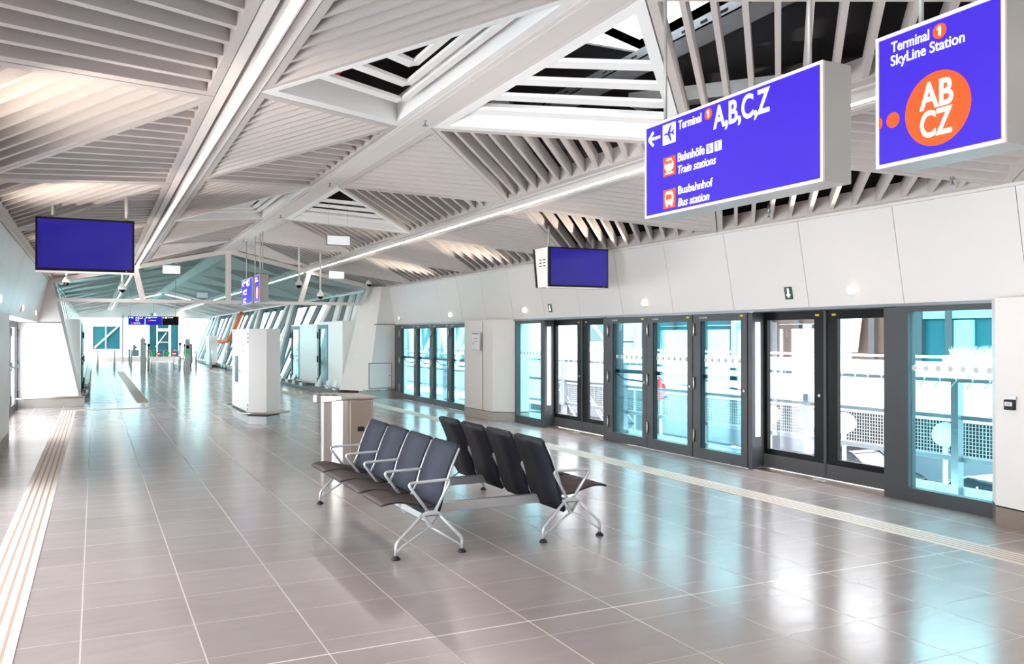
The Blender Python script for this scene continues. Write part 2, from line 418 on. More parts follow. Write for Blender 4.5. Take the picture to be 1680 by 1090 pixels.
# end wall at the partition, recess side of the platform doors: a flat face and a leaning splayed jamb
YN = 22.9
ew = MB(); near = [(6.78, YN, .2), (7.9, YN, .2), (7.9, YN, 3.05), (7.17, YN, 3.10)]; farp = [(6.24, 23.9, .2), (7.9, 23.9, .2), (7.9, 23.9, 3.05), (6.98, 23.9, 3.14)]
ew.loft(near, farp); ew.build('end_wall', 'wall', wr)
MB().box((6.95, YN - .004, HD - .012), (7.57, YN + .01, HD + .008)).build('panel_joint', 'frame', wr)
wl = struct('wall_left')
ysl = [Y0] + [1.1 + 1.314 * i for i in range(-5, 17) if Y0 + .2 < 1.1 + 1.314 * i < 23.2] + [YP]
lean_panels(wl, WL, WLT, zc(WLT) - .03, ysl, side=-1)
MB().box((-1.75, Y0, HD), (-1.27, YP, HD + .03)).build('soffit', 'panel', wl)
MB().box((-1.36, Y0, HD + .03), (-1.32, 23.6, 3.3)).build('backing', 'dark', wl)
pl = [(WL, 11), (WL, 15.75), (WL - .12, 16.1), (-1.9, 16.1), (-1.9, 11)]
MB().prism(pl, .185, HD).build('pier_cladding', 'wall', wl); MB().prism(pl, 0, .18).build('kick_plate', 'concrete', wl)
el = MB().loft([(-1.9, YP, .2), (-.33, YP, .2), (-.93, YP, 3.06), (-1.9, YP, 3.06)], [(-1.9, YP + .25, .2), (-.27, YP + .25, .2), (-.87, YP + .25, 3.06), (-1.9, YP + .25, 3.06)]); el.build('end_wall', 'wall', wl)
MB().box((-1.6, YP - .004, HD - .01), (-.72, YP + .01, HD + .01)).build('panel_joint', 'frame', wl)
# gap filler above the leaning jambs up to the ceiling
# bumper rails with plinth at the end walls
def rail_wall(x0, x1, y, wallname, parent):
    MB().box((x0, y - .02, 0), (x1, y + .3, .2)).build('plinth', 'steel', parent)
    mb = MB(); mb.tube([(x0, y - .14, .235), (x1 - .04, y - .14, .235), (x1, y - .05, .235)], .022)
    for x in (x0 + .15, (x0 + x1) / 2, x1 - .2): mb.box((x - .012, y - .14, .19), (x + .012, y, .225))
    mb.build('bumper_rail', 'steel', parent)
rail_wall(6.6, 7.56, YN, 'wall_right', wr); rail_wall(-1.66, -.22, YP, 'wall_left', wl)

wb_ = struct('wall_back_added'); MB().box((-1.9, Y0 - .2, 0), (8.1, Y0 - .05, 4.2)).build('panel', 'wall', wb_)  # unseen end wall, added to cut low light from behind the camera
# ---- glazed partition above the passage
pt = struct('window_1', (XR, YP, 2.6))
_pb = [.12]
def pbar(mb, a, b, wd=.085):
    _pb[0] += .006; dp = _pb[0]
    a = Vector((a[0], YP, a[1])); b = Vector((b[0], YP, b[1])); d = (b - a).normalized(); n = Vector((-d.z, 0, d.x)) * wd / 2; y = Vector((0, dp / 2, 0))
    mb.loft([a - n - y, b - n - y, b + n - y, a + n - y], [a - n + y, b - n + y, b + n + y, a + n + y])
fm = MB(); BZ = 2.60
pbar(fm, (-.87, BZ), (6.74, BZ + .02)); pbar(fm, (-.84, BZ), (-.95, 3.02)); pbar(fm, (6.71, BZ), (6.93, 3.06))
pbar(fm, (XR, BZ), (XR, zc(XR) - .05), .13); pbar(fm, (1.10, BZ), (.90, zc(.9) - .03), .13); pbar(fm, (5.02, BZ), (5.27, zc(5.27) - .03), .12)
pbar(fm, (-.97, zc(-.97) - .06), (XR, zc(XR) - .06), .11); pbar(fm, (XR, zc(XR) - .06), (6.95, zc(6.95) - .06), .11)
fm.build('frame', 'rim', pt)
for q in ([(-.8, BZ + .04), (1.04, BZ + .04), (.84, zc(.84) - .1), (-.9, zc(-.9) - .1)], [(1.17, BZ + .04), (3.08, BZ + .04), (3.08, zc(3.08) - .1), (.97, zc(.97) - .1)],
          [(3.22, BZ + .04), (4.96, BZ + .04), (5.2, zc(5.2) - .1), (3.22, zc(3.22) - .1)], [(5.09, BZ + .04), (6.68, BZ + .05), (6.87, zc(6.87) - .1), (5.33, zc(5.33) - .1)]):
    MB().extr(q, 1, YP - .006, YP + .006).build('pane', 'pale', pt)

# ================================================================ PLATFORM SCREEN DOORS (wall side of the platform)
def sticker(mb, x, y, z): mb.box((x - .004, y - .03, z - .012), (x, y + .03, z + .012))
def dots(y0, y1, z, x, parent, step=.115, r=.036):
    mb = MB(); y = y0 + step * .6
    while y < y1 - .03:
        mb.lathe((x, y, z), [(r, 0), (r, .002)], 14, (-1, 0, 0)); y += step
    mb.build('dot_marking', 'dot', parent)
WN = [2]; DN = [1]
def fixed_window(y0, y1, jamb0=.07, jamb1=.07):
    o = struct('window_%d' % WN[0], (WR, (y0 + y1) / 2, 0)); WN[0] += 1
    mb = MB(); zt = HD - .03
    mb.box((WR, y0, 0), (WR + .1, y1, .14)); mb.box((WR, y0, zt - .06), (WR + .1, y1, zt))
    mb.box((WR, y0, .14), (WR + .1, y0 + jamb0, zt - .06)); mb.box((WR, y1 - jamb1, .14), (WR + .1, y1, zt - .06))
    mb.build('frame', 'frame', o)
    MB().box((WR + .045, y0 + jamb0, .14), (WR + .06, y1 - jamb1, zt - .06)).build('pane', 'teal', o)
    dots(y0 + jamb0, y1 - jamb1, 1.38, WR + .043, o, .137, .031)
    return o
fixed_window(5.19, 6.28, .0, .14)
fixed_window(14.15, 15.34, .09, .05)
def swing_door(y0, y1, hinge_at_far=True):
    o = struct('door_%d' % DN[0], (WR, (y0 + y1) / 2, 0)); DN[0] += 1
    zt = HD - .035; g = .004; mb = MB(); a, b = y0 + g, y1 - g
    mb.box((WR - .02, a, .012), (WR + .06, b, .16)); mb.box((WR - .02, a, zt - .1), (WR + .06, b, zt))
    mb.box((WR - .02, a, .16), (WR + .06, a + .11, zt - .1)); mb.box((WR - .02, b - .16, .16), (WR + .06, b, zt - .1))
    mb.build('door_frame', 'frame', o)
    MB().box((WR + .03, a + .11, .16), (WR + .045, b - .16, zt - .1)).build('pane', 'teal', o)
    mb = MB()
    for (u0, u1, v0, v1) in ((a + .105, a + .125, .15, zt - .09), (b - .175, b - .155, .15, zt - .09)): mb.box((WR - .012, u0, v0), (WR + .05, u1, v1))
    mb.build('gasket', 'rubber', o)
    for z in (.32, 1.05, 1.80):
        MB().tube([(WR - .035, b - .035, z - .09), (WR - .035, b - .035, z - .031), (WR - .035, b - .035, z - .029), (WR - .035, b - .035, z + .029), (WR - .035, b - .035, z + .031), (WR - .035, b - .035, z + .09)], .014).build('hinge', 'steel', o)
    MB().lathe((WR - .02, a + .055, 1.0), [(.022, 0), (.022, .008), (.012, .012)], 12, (-1, 0, 0)).build('lock', 'steel', o)
    MB().tube([(WR + .07, b - .17, 1.10), (WR + .10, b - .30, 1.02), (WR + .10, a + .15, 1.0)], .014).build('push_bar', 'fin', o)
    MB().box((WR + .048, a + .11, 1.12), (WR + .06, b - .16, 1.18)).build('glazing_bar', 'fin', o)
    dots(a + .11, b - .16, 1.38, WR + .028, o, .138, .033)
    mb = MB(); sticker(mb, WR - .02, a + .1, zt - .04); mb.build('yellow_label', 'yellow', o)
    fit('21.203.06', (WR - .021, b - .14, zt - .06), .16, .022, 'signrim', o, (0, -1, 0), (0, 0, 1), name='door_number')
    return o
for y in (8.54, 9.66, 10.77): swing_door(y, y + 1.11)
for a, b in ((16.5, 17.66), (17.66, 18.85), (18.85, 20.03), (20.03, 21.2), (21.2, 22.5)): swing_door(a, b)
MB().box((WR - .02, 22.5, 0), (WR + .1, 22.9, HD - .03)).build('trim_1', 'frame', kind='structure')
XS = 7.76
def sliding(y0, y1):
    o = struct('door_%d' % DN[0], (XS, (y0 + y1) / 2, 0)); DN[0] += 1
    zt = HD - .04; ym = (y0 + y1) / 2 - .02
    for a, b in ((y0, ym - .008), (ym + .008, y1)):
        mb = MB(); kb = .20
        mb.box((XS, a, kb), (XS + .05, b, kb + .07)); mb.box((XS, a, zt - .1), (XS + .05, b, zt)); 
        ja, jb = (.06, .17) if a == y0 else (.17, .06)
        mb.box((XS, a, kb + .07), (XS + .05, a + ja, zt - .1)); mb.box((XS, b - jb, kb + .07), (XS + .05, b, zt - .1))
        leaf = mb.build('door_leaf', 'black', o)
        MB().box((XS + .02, a + ja, kb + .07), (XS + .032, b - jb, zt - .1)).build('pane', 'clear', leaf)
        m2 = MB(); m2.box((XS - .008, a, .03), (XS + .05, b, kb))
        for i in range(7): m2.box((XS - .012, a, .045 + i * .021), (XS - .006, b, .055 + i * .021))
        m2.build('kick_panel', 'kick', leaf)
        mb = MB(); sticker(mb, XS, (b - .12) if a == y0 else (a + .12), zt - .05); mb.build('yellow_label', 'yellow', leaf)
    MB().lathe((XS, ym + .1, 1.0), [(.018, 0), (.018, .006)], 12, (-1, 0, 0)).build('lock', 'steel', o)
    MB().box((XS - .012, ym - .02, 0.03), (XS + .05, ym + .02, zt)).build('meeting_stile', 'frame', o)
    # reveals, threshold
    MB().box((WR, y0 - .16, 0), (XS + .1, y0 - .0, zt)).build('jamb', 'frame', o)
    jb = MB().box((WR - .012, y1, 0), (XS + .1, y1 + .07, zt)).build('jamb', 'frame', o)
    MB().box((WR + .04, y1 - .006, .42), (WR + .12, y1, zt - .12)).build('light_strip', mat('strip_glow_%d' % DN[0], (235, 240, 248), .4, emit=.35), jb)
    MB().box((WR + .0, y0, zt), (XS + .1, y1, HD - .03)).build('header', 'frame', o)
    MB().box((WR + .0, y0, 0), (XS + .06, y1, .012)).build('threshold', 'steelw', o)
    for dy in (-.05, .05): MB().box((WR + .06, ym + dy - .035, .012), (WR + .12, ym + dy + .035, .02)).build('threshold_marker', 'bright', o)
sliding(6.44, 8.46); sliding(12.03, 14.06)
# step at the outside of the doors
MB().box((8.1, Y0, -.25), (8.5, 23, -.05)).build('trim_2', 'concrete', kind='structure')

# doors on the opposite side, recessed under the soffit
XD = -1.64
def left_door(y0, y1):
    o = struct('door_%d' % DN[0], (XD, (y0 + y1) / 2, 0)); DN[0] += 1; zt = HD - .01
    mb = MB(); mb.box((XD - .06, y0, 0), (XD, y1, .16)); mb.box((XD - .06, y0, zt - .12), (XD, y1, zt)); mb.box((XD - .06, y0, .16), (XD, y0 + .14, zt - .12)); mb.box((XD - .06, y1 - .14, .16), (XD, y1, zt - .12))
    mb.build('door_frame', 'frame', o)
    MB().box((XD - .04, y0 + .14, .16), (XD - .03, y1 - .14, zt - .12)).build('pane', 'clear', o)
    for z in (.32, 1.05, 1.8): MB().tube([(XD + .02, y1 - .04, z - .09), (XD + .02, y1 - .04, z + .09)], .014).build('hinge', 'steel', o)
    MB().tube([(XD + .01, y0 + .2, 1.05), (XD + .05, y0 + .3, 1.0), (XD + .05, y1 - .3, 1.0), (XD + .01, y1 - .2, 1.05)], .013).build('push_bar', 'fin', o)
for a, b in ((-6, -3.2), (-3.2, -.4), (-.4, 2.4), (2.4, 5.2), (5.2, 8.0), (8.0, 11)):  # unseen clear glazing, added to let more daylight into the hall
    o = struct('window_%d' % WN[0], (XD, (a + b) / 2, 0)); WN[0] += 1; mb = MB()
    mb.box((XD - .06, a, 0), (XD, b, .12)); mb.box((XD - .06, a, HD - .08), (XD, b, HD)); mb.box((XD - .06, a, .12), (XD, a + .06, HD - .08)); mb.box((XD - .06, b - .06, .12), (XD, b, HD - .08)); mb.build('frame', 'frame', o)
    MB().box((XD - .035, a + .06, .12), (XD - .025, b - .06, HD - .08)).build('pane', 'clear', o)
for a, b in ((16.1, 17.9), (17.9, 19.7), (19.7, 21.5), (21.5, 23.4)): left_door(a, b)

# ================================================================ FAR HALL
def leanx(z, side): return (6.25 + .27 * z) if side > 0 else (-.30 - .215 * z)
def far_side(side, name):
    o = struct(name); th = .12 * side
    ztop = 2.98
    def quad(mb, y0a, y1a, y0b, y1b, off=0., t=th, z0=0.14, z1=ztop):
        xa, xb = leanx(z0, side) + off * side, leanx(z1, side) + off * side
        mb.loft([(xa, y0a, z0), (xa + t, y0a, z0), (xa + t, y1a, z0), (xa, y1a, z0)], [(xb, y0b, z1), (xb + t, y0b, z1), (xb + t, y1b, z1), (xb, y1b, z1)])
    g = MB(); quad(g, 23.9, YE, 23.9, YE, .16, .012 * side); g.build('glazing', 'farglass', o)
    y = 26.6
    while y < YE:
        if side > 0:
            mb = MB(); quad(mb, y, y + .55, y, y + .55); mb.build('column', 'white', o)
            mb = MB(); quad(mb, y + 3.9, y + 4.45, y + 1.1, y + 1.65, .02, th * .7); mb.build('diagonal_brace', 'white', o)
            mb = MB(); quad(mb, y - .62, y - .05, y - .62, y - .05, .06, th * .5); quad(mb, y + 3.1, y + 3.85, y + .3, y + 1.05, .06, th * .5)
            quad(mb, y + 5.4, y + 6.1, y + 2.7, y + 3.4, .06, th * .5); quad(mb, y + 6.9, y + 7.15, y + 4.7, y + 4.95, .06, th * .5)
            mb.build('mullion', 'fin', o)
        else:
            mb = MB(); quad(mb, y, y + 1.4, y, y + 1.4); quad(mb, y + 2.4, y + 3.6, y + 2.4, y + 3.6); quad(mb, y + 4.6, y + 6.4, y + 4.6, y + 6.4); mb.build('column', 'white', o)
        y += 7.5
    if side > 0:
        mb = MB()
        for yy in (24.3, 25.2, 26.0): quad(mb, yy - .15, yy + .1, yy - .15, yy + .1, .06, th * .5)
        mb.build('mullion', 'fin', o)
        mb = MB(); quad(mb, 24.55, 24.95, 24.55, 24.95); quad(mb, 25.4, 25.8, 25.4, 25.8); mb.build('column', 'white', o)
    else:
        mb = MB(); quad(mb, 23.7, 24.2, 23.7, 24.2); mb.build('column', 'white', o)
    x = leanx(0, side); mb = MB(); mb.box((min(x, x + .5 * side), 23.9, 0), (max(x, x + .5 * side), YE, .14)); mb.build('plinth', 'frame', o)
    r = MB(); xr = x - .16 * side; r.tube([(xr, 27.5 if side < 0 else 31.6, .24), (xr, YE - 1, .24)], .03)
    yy = 28.
    while yy < YE - 1: r.box((min(xr, x), yy, .1), (max(xr, x), yy + .5, .2)); yy += 1.15
    r.build('bumper_rail', 'steel', o)
    return o
far_side(1, 'wall_far_right'); far_side(-1, 'wall_far_left')
# white door cabins in front of the leaning glazing
def cabin(name_n, x, y0, yd, y1, z1, side, label):
    o = thing('door_cabin', (x, (y0 + y1) / 2, 0), label, 'door cabin', 'white door cabins beyond the glazed screen')
    xb = x + .55 * side; X0, X1 = min(x, xb), max(x, xb)
    body = MB(); body.box((X0, y0, .2), (X1, yd, z1)); body.box((X0, yd, HD + .02), (X1, y1, z1)); body.box((X0, y1 - .06, .2), (X1, y1, z1)); body.build('body', 'white', o)
    d = MB(); xd = x - .01 * side; a, b = min(xd, xd + .05 * side), max(xd, xd + .05 * side)
    d.box((a, yd, .0), (b, y1 - .05, .15)); d.box((a, yd, 1.95), (b, y1 - .05, HD + .02)); d.box((a, yd, .15), (b, yd + .1, 1.95)); d.box((a, y1 - .2, .15), (b, y1 - .05, 1.95))
    dd = d.build('door', 'frame', o); MB().box((a + .02, yd + .1, .15), (b - .02, y1 - .2, 1.95)).build('pane', 'farglass', dd)
    for z in (.3, 1.0, 1.75): MB().tube([(xd - .02 * side, y1 - .06, z - .1), (xd - .02 * side, y1 - .06, z + .1)], .018).build('hinge', 'rubber', dd)
    MB().tube([(xd - .03 * side, yd + .12, 1.05), (xd - .03 * side, yd + .4, 1.0)], .015).build('handle', 'steel', dd)
    MB().box((X0 + .03, y0 + .02, 0), (X1, yd - .05, .2)).build('plinth', 'frame', o)
    MB().tube([(x + .05 * side, yd - .02, .23), (x - .14 * side, yd - .15, .23), (x - .14 * side, y0 + .1, .23), (x + .1 * side, y0 - .05, .23)], .024).build('bumper_rail', 'steel', o)
cabin(1, 6.36, 24.0, 25.7, 27.0, 2.16, 1, 'wide white door cabin just behind the end wall with the access hatch')
cabin(2, 6.36, 27.1, 29.7, 31.1, 2.12, 1, 'white door cabin with green-marked glass door, second one behind the access hatch wall')
cabin(3, -.33, 24.3, 26.3, 27.7, 2.15, -1, 'white door cabin standing behind the end wall under the dome camera')
cabin(4, -.33, 27.9, 29.4, 30.8, 2.15, -1, 'second white door cabin beyond the one under the dome camera')

# far end wall: glazed front beyond the ticket gates
fe = struct('wall_far'); mb = MB()
mb.box((-1.6, YE + .2, 2.95), (8, YE + .35, 4.2)); mb.build('lintel', 'white', fe)
YF = 65.5
mb = MB(); mb.box((-.25, YF, 0), (1.75, YF + .2, .85)); mb.box((-.25, YF, 2.42), (1.75, YF + .2, 2.6)); mb.box((-.25, YF, .85), (-.1, YF + .2, 2.42)); mb.box((1.6, YF, .85), (1.75, YF + .2, 2.42)); mb.box((3.4, YF, 0), (3.5, YF + .2, 3.6)); mb.box((5.4, YF, 0), (5.5, YF + .2, 3.6))
mb.build('end_cladding', 'outwhite', fe)
mb = MB(); mb.box((-.1, YF + .1, .85), (1.6, YF + .14, 2.42)); mb.box((3.5, YF + .1, .2), (5.4, YF + .14, 3.6)); mb.build('glazing', 'tealwall', fe)
mb = MB(); mb.bar((.0, YF - .02, .95), (1.45, YF - .02, 2.4), .06, .1); mb.box((.68, YF - .04, .85), (.73, YF, 2.42))
mb.bar((3.9, YF - .05, 1.), (4.6, YF - .05, 2.0), .06, .06); mb.box((3.95, YF - .08, .2), (4.03, YF, 3.6)); mb.box((4.75, YF - .08, .2), (4.9, YF, 3.6)); mb.box((4.03, YF - .05, 2.1), (4.75, YF, 2.3)); mb.box((4.03, YF - .05, 1.3), (4.75, YF, 1.34))
mb.build('bracing', 'outwhite', fe)
MB().box((-1.6, YF + .3, .0), (8, YF + .31, 4)).build('pane', 'teal', fe)
mb = MB(); mb.box((-1.6, 64.6, 0), (8, 64.8, .32)); mb.build('low_upstand', 'concrete', fe)
for i, x in enumerate((1.62,)): MB().box((x, YE, 0), (x + .12, YE + .1, 3.2)).build('column', 'frame' if False else 'silver', fe)

# ================================================================ FLOOR MARKINGS
def tactile(name, x0, x1, y0, y1, label, along='y', n=4):
    o = MB().box((x0, y0, 0), (x1, y1, .004)).build(name, 'tactile'); 
    g = MB(); w_ = (x1 - x0) if along == 'y' else (y1 - y0); p = w_ / (n + 1)
    for i in range(n):
        c = (x0 if along == 'y' else y0) + p * (i + 1)
        if along == 'y': g.box((c - .009, y0, .004), (c + .009, y1, .0048))
        else: g.box((x0, c - .009, .004), (x1, c + .009, .0048))
    tag(o, label, 'tactile strip'); BASE[o] = o.location.copy(); gg = g.build('groove', 'groove', o)
tactile('tactile_strip', -.68, -.38, Y0, 22.0, 'pale tactile guiding strip nearest the wall with the large blue screen')
tactile('tactile_strip', 6.21, 6.50, Y0, 24.0, 'pale tactile guiding strip running along the platform screen doors')
tactile('tactile_strip', -.68, 1.30, 22.02, 22.30, 'short pale tactile strip crossing the floor below the glazed partition', 'x')
tactile('tactile_strip', .98, 1.29, 23.9, 46.0, 'pale tactile strip leading to the ticket gates')
tactile('tactile_strip', 5.05, 5.35, 24.02, 46.0, 'pale tactile strip behind the white information cabinet')

# ================================================================ BENCH (two rows of four seats back to back)
def arc(pts, r, n=5):
    """round the corners of a polyline"""
    pts = [Vector(p) for p in pts]; out = [pts[0]]
    for i in range(1, len(pts) - 1):
        a, b, c = pts[i - 1], pts[i], pts[i + 1]; u = (a - b).normalized(); v = (c - b).normalized(); k = min(r, (a - b).length * .45, (c - b).length * .45)
        p, q = b + u * k, b + v * k
        for j in range(n + 1):
            t = j / n; out.append(p * (1 - t) ** 2 + b * 2 * t * (1 - t) + q * t * t)
    out.append(pts[-1]); return out
def smooth_profile(pts, n=5):
    out = []
    P = [Vector(p) for p in pts]
    for i in range(len(P) - 1):
        p0, p1, p2, p3 = P[max(i - 1, 0)], P[i], P[i + 1], P[min(i + 2, len(P) - 1)]
        for j in range(n):
            t = j / n; out.append(.5 * ((2 * p1) + (p2 - p0) * t + (2 * p0 - 5 * p1 + 4 * p2 - p3) * t * t + (3 * p1 - p0 - 3 * p2 + p3) * t ** 3))
    out.append(P[-1]); return out
def sheet(c, s, prof, y0, y1, t0, t1, endr=.035):
    """slab following prof (f, z) between offsets t0..t1 along the profile normal, rounded at its free ends"""
    mb = MB(); P = smooth_profile(prof); n = len(P)
    def row(off):
        r = []
        for i, p in enumerate(P):
            d = (P[min(i + 1, n - 1)] - P[max(i - 1, 0)]).normalized(); nn = Vector((-d.y, d.x)); q = p + nn * off; r.append(q)
        return r
    A, B = row(t0), row(t1)
    cum = [0]
    for i in range(1, n): cum.append(cum[-1] + (P[i] - P[i - 1]).length)
    tot = cum[-1]
    def ed(i):
        d = min(cum[i], tot - cum[i]); return endr * (1 - math.sqrt(max(0, 1 - (1 - min(1, d / endr)) ** 2))) if d < endr else 0
    base = len(mb.v)
    for i in range(n):
        e = ed(i)
        for q, y in ((A[i], y0 + e), (A[i], y1 - e), (B[i], y1 - e), (B[i], y0 + e)): mb.v.append((c + s * q.x, y, q.y))
    for i in range(n - 1):
        for k in range(4): mb.f.append((base + 4 * i + k, base + 4 * i + (k + 1) % 4, base + 4 * i + 4 + (k + 1) % 4, base + 4 * i + 4 + k)); mb.sm.append(k in (0, 2))
    mb.f.append((base, base + 1, base + 2, base + 3)); mb.f.append(tuple(base + 4 * (n - 1) + k for k in (3, 2, 1, 0))); mb.sm += [False, False]
    return mb
bench = thing('bench', (2.975, 7.46, 0), 'double-sided waiting bench with eight dark seats and silver armrests on the tiled floor', 'bench')
SY0, SP = 6.24, .6075
SEATP = [(.375, .398), (.345, .412), (.25, .420), (.15, .402), (.05, .375), (-.045, .362)]
BACKP = [(-.02, .225), (-.075, .34), (-.105, .44), (-.135, .56), (-.185, .69), (-.255, .845)]
for c, s in ((2.345, -1), (3.61, 1)):
    for i in range(4):
        y0 = SY0 + SP * i + .03; y1 = y0 + SP - .06
        sheet(c, s, SEATP, y0, y1, -.012, .0).build('seat_shell', 'shell', bench)
        sheet(c, s, [(p[0], p[1] - .010) for p in SEATP], y0 + .004, y1 - .004, -.022, -.004).build('seat_cushion', 'seat', bench) if False else None
        # cushion on the sitting side of the profile: above the seat
        sheet(c, s, [(p[0] - .004, p[1] + .001) for p in SEATP], y0 + .004, y1 - .004, -.016, -.001).build('seat_cushion', 'seat', bench)
        sheet(c, s, BACKP, y0, y1, .004, .022).build('back_shell', 'shell', bench)
        sheet(c, s, [(p[0], p[1] + .001) for p in BACKP[1:]], y0 + .006, y1 - .006, -.010, .006).build('back_cushion', 'back', bench)
    for i in range(5):
        y = SY0 + SP * i; X = lambda f: c + s * f
        loop = arc([(X(.018), y, .345), (X(.185), y, .572), (X(-.175), y, .582), (X(-.045), y, .345)], .045)
        MB().tube(loop, .0125, 8).build('armrest', 'silver', bench)
        hub = MB(); hub.extr([(X(.075), .325), (X(.03), .35), (X(-.05), .35), (X(-.09), .325), (X(-.02), .215), (X(.005), .215)], 1, y - .016, y + .016)
        h = hub.build('hub', 'silver', bench, bevel=.006)
        if i in (0, 4):
            tri = MB(); tri.tube([(X(.045), y - .018, .315), (X(-.058), y - .018, .315), (X(-.008), y - .018, .24)], .007, 6, closed=True); tri.build('triangle_emblem', 'galv', h)
            for f, a in ((.278, .085), (-.268, .078)):
                sg = 1 if f > 0 else -1
                lg = MB(); ank = (X(f), y, a)
                lg.tube(arc([(X(.06 * sg), y, .325), (X(f - .002), y, a + .035), (X(f), y, .03)], .03), .0125)
                lg.tube(arc([(X(.004 * sg), y, .225), (X(f - .045 * sg), y, a + .005), (X(f), y, a - .03)], .02), .009)
                l = lg.build('leg', 'silver', bench)
                MB().lathe((X(f), y, 0), [(.034, 0), (.034, .008), (.022, .022), (.011, .03), (.011, .04)], 18).build('foot_glide', 'rubber', l)
        if i < 5:
            sup = MB(); sup.tube([(X(-.04), y, .35), (X(-.10), y, .44), (X(-.135), y, .56), (X(-.185), y, .69), (X(-.245), y, .82)], .0085, 6); sup.build('back_frame', 'silver', bench)
    mb = MB(); mb.box((c - .035, SY0, .262), (c + .035, SY0 + 4 * SP, .315)); mb.build('beam', 'silver', bench, bevel=.004)
for y in (6.74, 7.90):
    MB().box((2.37, y - .025, .225), (3.585, y + .025, .305)).build('cross_beam', 'silver', bench, bevel=.004)

# ================================================================ LITTER BIN
bn = thing('litter_bin', (3.0, 11.1, 0), 'stainless steel litter bin with slotted curved lid standing behind the bench', 'bin')
cr = [(3.24, 10.72), (3.24, 11.32)]
pts = [(3.24, 10.78), (2.95, 10.78)]
for t in range(0, 11):
    a = math.pi * (.5 + t / 10); pts.append((2.95 + .32 * math.cos(a) * .9, 11.13 + .35 * -math.sin(-a - math.pi) if False else 11.13 - .35 * math.sin(a)))
pts = [(3.27, 10.78)] + [(2.93 - .26 * math.sin(math.pi * t / 12), 11.13 - .35 * math.cos(math.pi * t / 12)) for t in range(13)] + [(3.27, 11.48)]
b_ = MB(); b_.prism(pts, .04, .885); 
for i in range(len(b_.sm)): b_.sm[i] = b_.sm[i]
b_.build('body', 'steel', bn, bevel=.004)
MB().prism([(2.9 + (x - 2.9) * .94, 11.13 + (y - 11.13) * .94) for x, y in pts], 0, .04).build('base', 'rubber', bn)
dr = MB(); dr.box((2.955, 10.765, .06), (3.235, 10.78, .87)); d = dr.build('door', 'steelw', bn, bevel=.003)
MB().box((3.05, 10.755, .48), (3.14, 10.768, .54)).build('handle', 'rubber', d, bevel=.01)
ld = MB(); lp = [(2.93 - .36 * math.sin(math.pi * t / 12), 11.13 - .38 * math.cos(math.pi * t / 12)) for t in range(13)]
top = [(3.30, 10.74)] + lp + [(3.30, 11.52)]
ld.loft([(x, y, .895 - (.05 if x < 2.85 else 0) * (2.85 - x) / .28) for x, y in top], [(x, y, .925 + .02 * (x < 2.9)) for x, y in top]); ld.build('lid', 'steel', bn, bevel=.006)
sl = MB()
for i in range(3): sl.box((2.62 + i * .08, 10.98 - i * .06, .938), (2.66 + i * .08, 11.2 - i * .06, .947))
sl.build('ash_slot', 'rubber', bn)

# ================================================================ WHITE INFORMATION CABINET
kc = thing('information_cabinet', (3.02, 18.3, 0), 'tall white information cabinet with a steel bumper rail in the middle of the hall', 'cabinet')
KP = [(2.70, 17.22), (3.0, 16.95), (3.32, 17.25), (3.32, 19.4), (3.0, 19.7), (2.70, 19.4)]
MB().prism(KP, .22, 1.86).build('body', 'white', kc, bevel=.006)
MB().prism([(3.01 + (x - 3.01) * .96, 18.3 + (y - 18.3) * .98) for x, y in KP], .15, .22).build('shadow_gap', 'frame', kc)
MB().prism(KP, 0, .15).build('plinth', 'silver', kc)
MB().tube([(3.01 + (x - 3.01) * 1.45, 18.3 + (y - 18.3) * 1.09, .22) for x, y in KP], .022, 8, closed=True).build('bumper_rail', 'steel', kc)
for x, y in KP:
    rk = MB(); rk.bar((x, y, .19), (3.01 + (x - 3.01) * 1.45, 18.3 + (y - 18.3) * 1.09, .21), .02, .02); rk.build('rail_bracket', 'steel', kc)
wn_ = MB().box((2.692, 18.55, .75), (2.702, 18.95, 1.3)).build('display_window', 'tealwall', kc)
for z in (1.76, 1.68, 1.60, .36, .28): MB().box((2.69, 17.25, z - .022), (2.702, 17.33, z + .022)).build('hinge', 'galv', kc)
lt = fit('C2', (2.69, 17.98, 1.40), .3, .17, 'letterred', kc, (0, -1, 0), (0, 0, 1), 0, name='cabinet_lettering')
MB().lathe((2.7, 18.3, 1.0), [(.03, 0), (.03, .01)], 12, (-1, 0, 0)).build('lock', 'galv', kc)

# ================================================================ HANGING SIGNS
def sign_text(root, x, y0, z0):
    def T(s, u, v, wd, cap, m='letter', bold=.005, shear=0, d=.004):
        return fit(s, (x - d, y0 - u, z0 + v), wd, cap, m, root, (0, -1, 0), (0, 0, 1), bold, shear)
    def R(u0, v0, u1, v1, m, name='pictogram', d=.003): return MB().box((x - d, y0 - u1, z0 + v0), (x + .001, y0 - u0, z0 + v1)).build(name, m, root)
    def C(u, v, r, m, name='disc', d=.003, sy=1): return MB().lathe((x + .001, y0 - u, z0 + v), [(r, 0), (r, d)], 40, (-1, 0, 0)).build(name, m, root)
    def Pg(polys, m, name='pictogram', d=.006):
        mb = MB()
        for p in polys: mb.extr([(y0 - u, z0 + v) for u, v in p], 0, x - d, x - .002)
        return mb.build(name, m, root)
    return T, R, C, Pg
def casing(root, x, y0, y1, z0, z1, dep=.185):
    MB().box((x + .004, y1, z0), (x + dep, y0, z1)).build('casing', 'signbox', root, bevel=.004)
    mb = MB(); r = .016
    mb.box((x - .006, y1, z0), (x + .006, y0, z0 + r)); mb.box((x - .006, y1, z1 - r), (x + .006, y0, z1)); mb.box((x - .006, y1, z0 + r), (x + .006, y1 + r, z1 - r)); mb.box((x - .006, y0 - r, z0 + r), (x + .006, y0, z1 - r))
    mb.build('rim', 'signrim', root)
    MB().box((x - .001, y1 + r, z0 + r), (x + .004, y0 - r, z1 - r)).build('light_panel', 'blue', root)
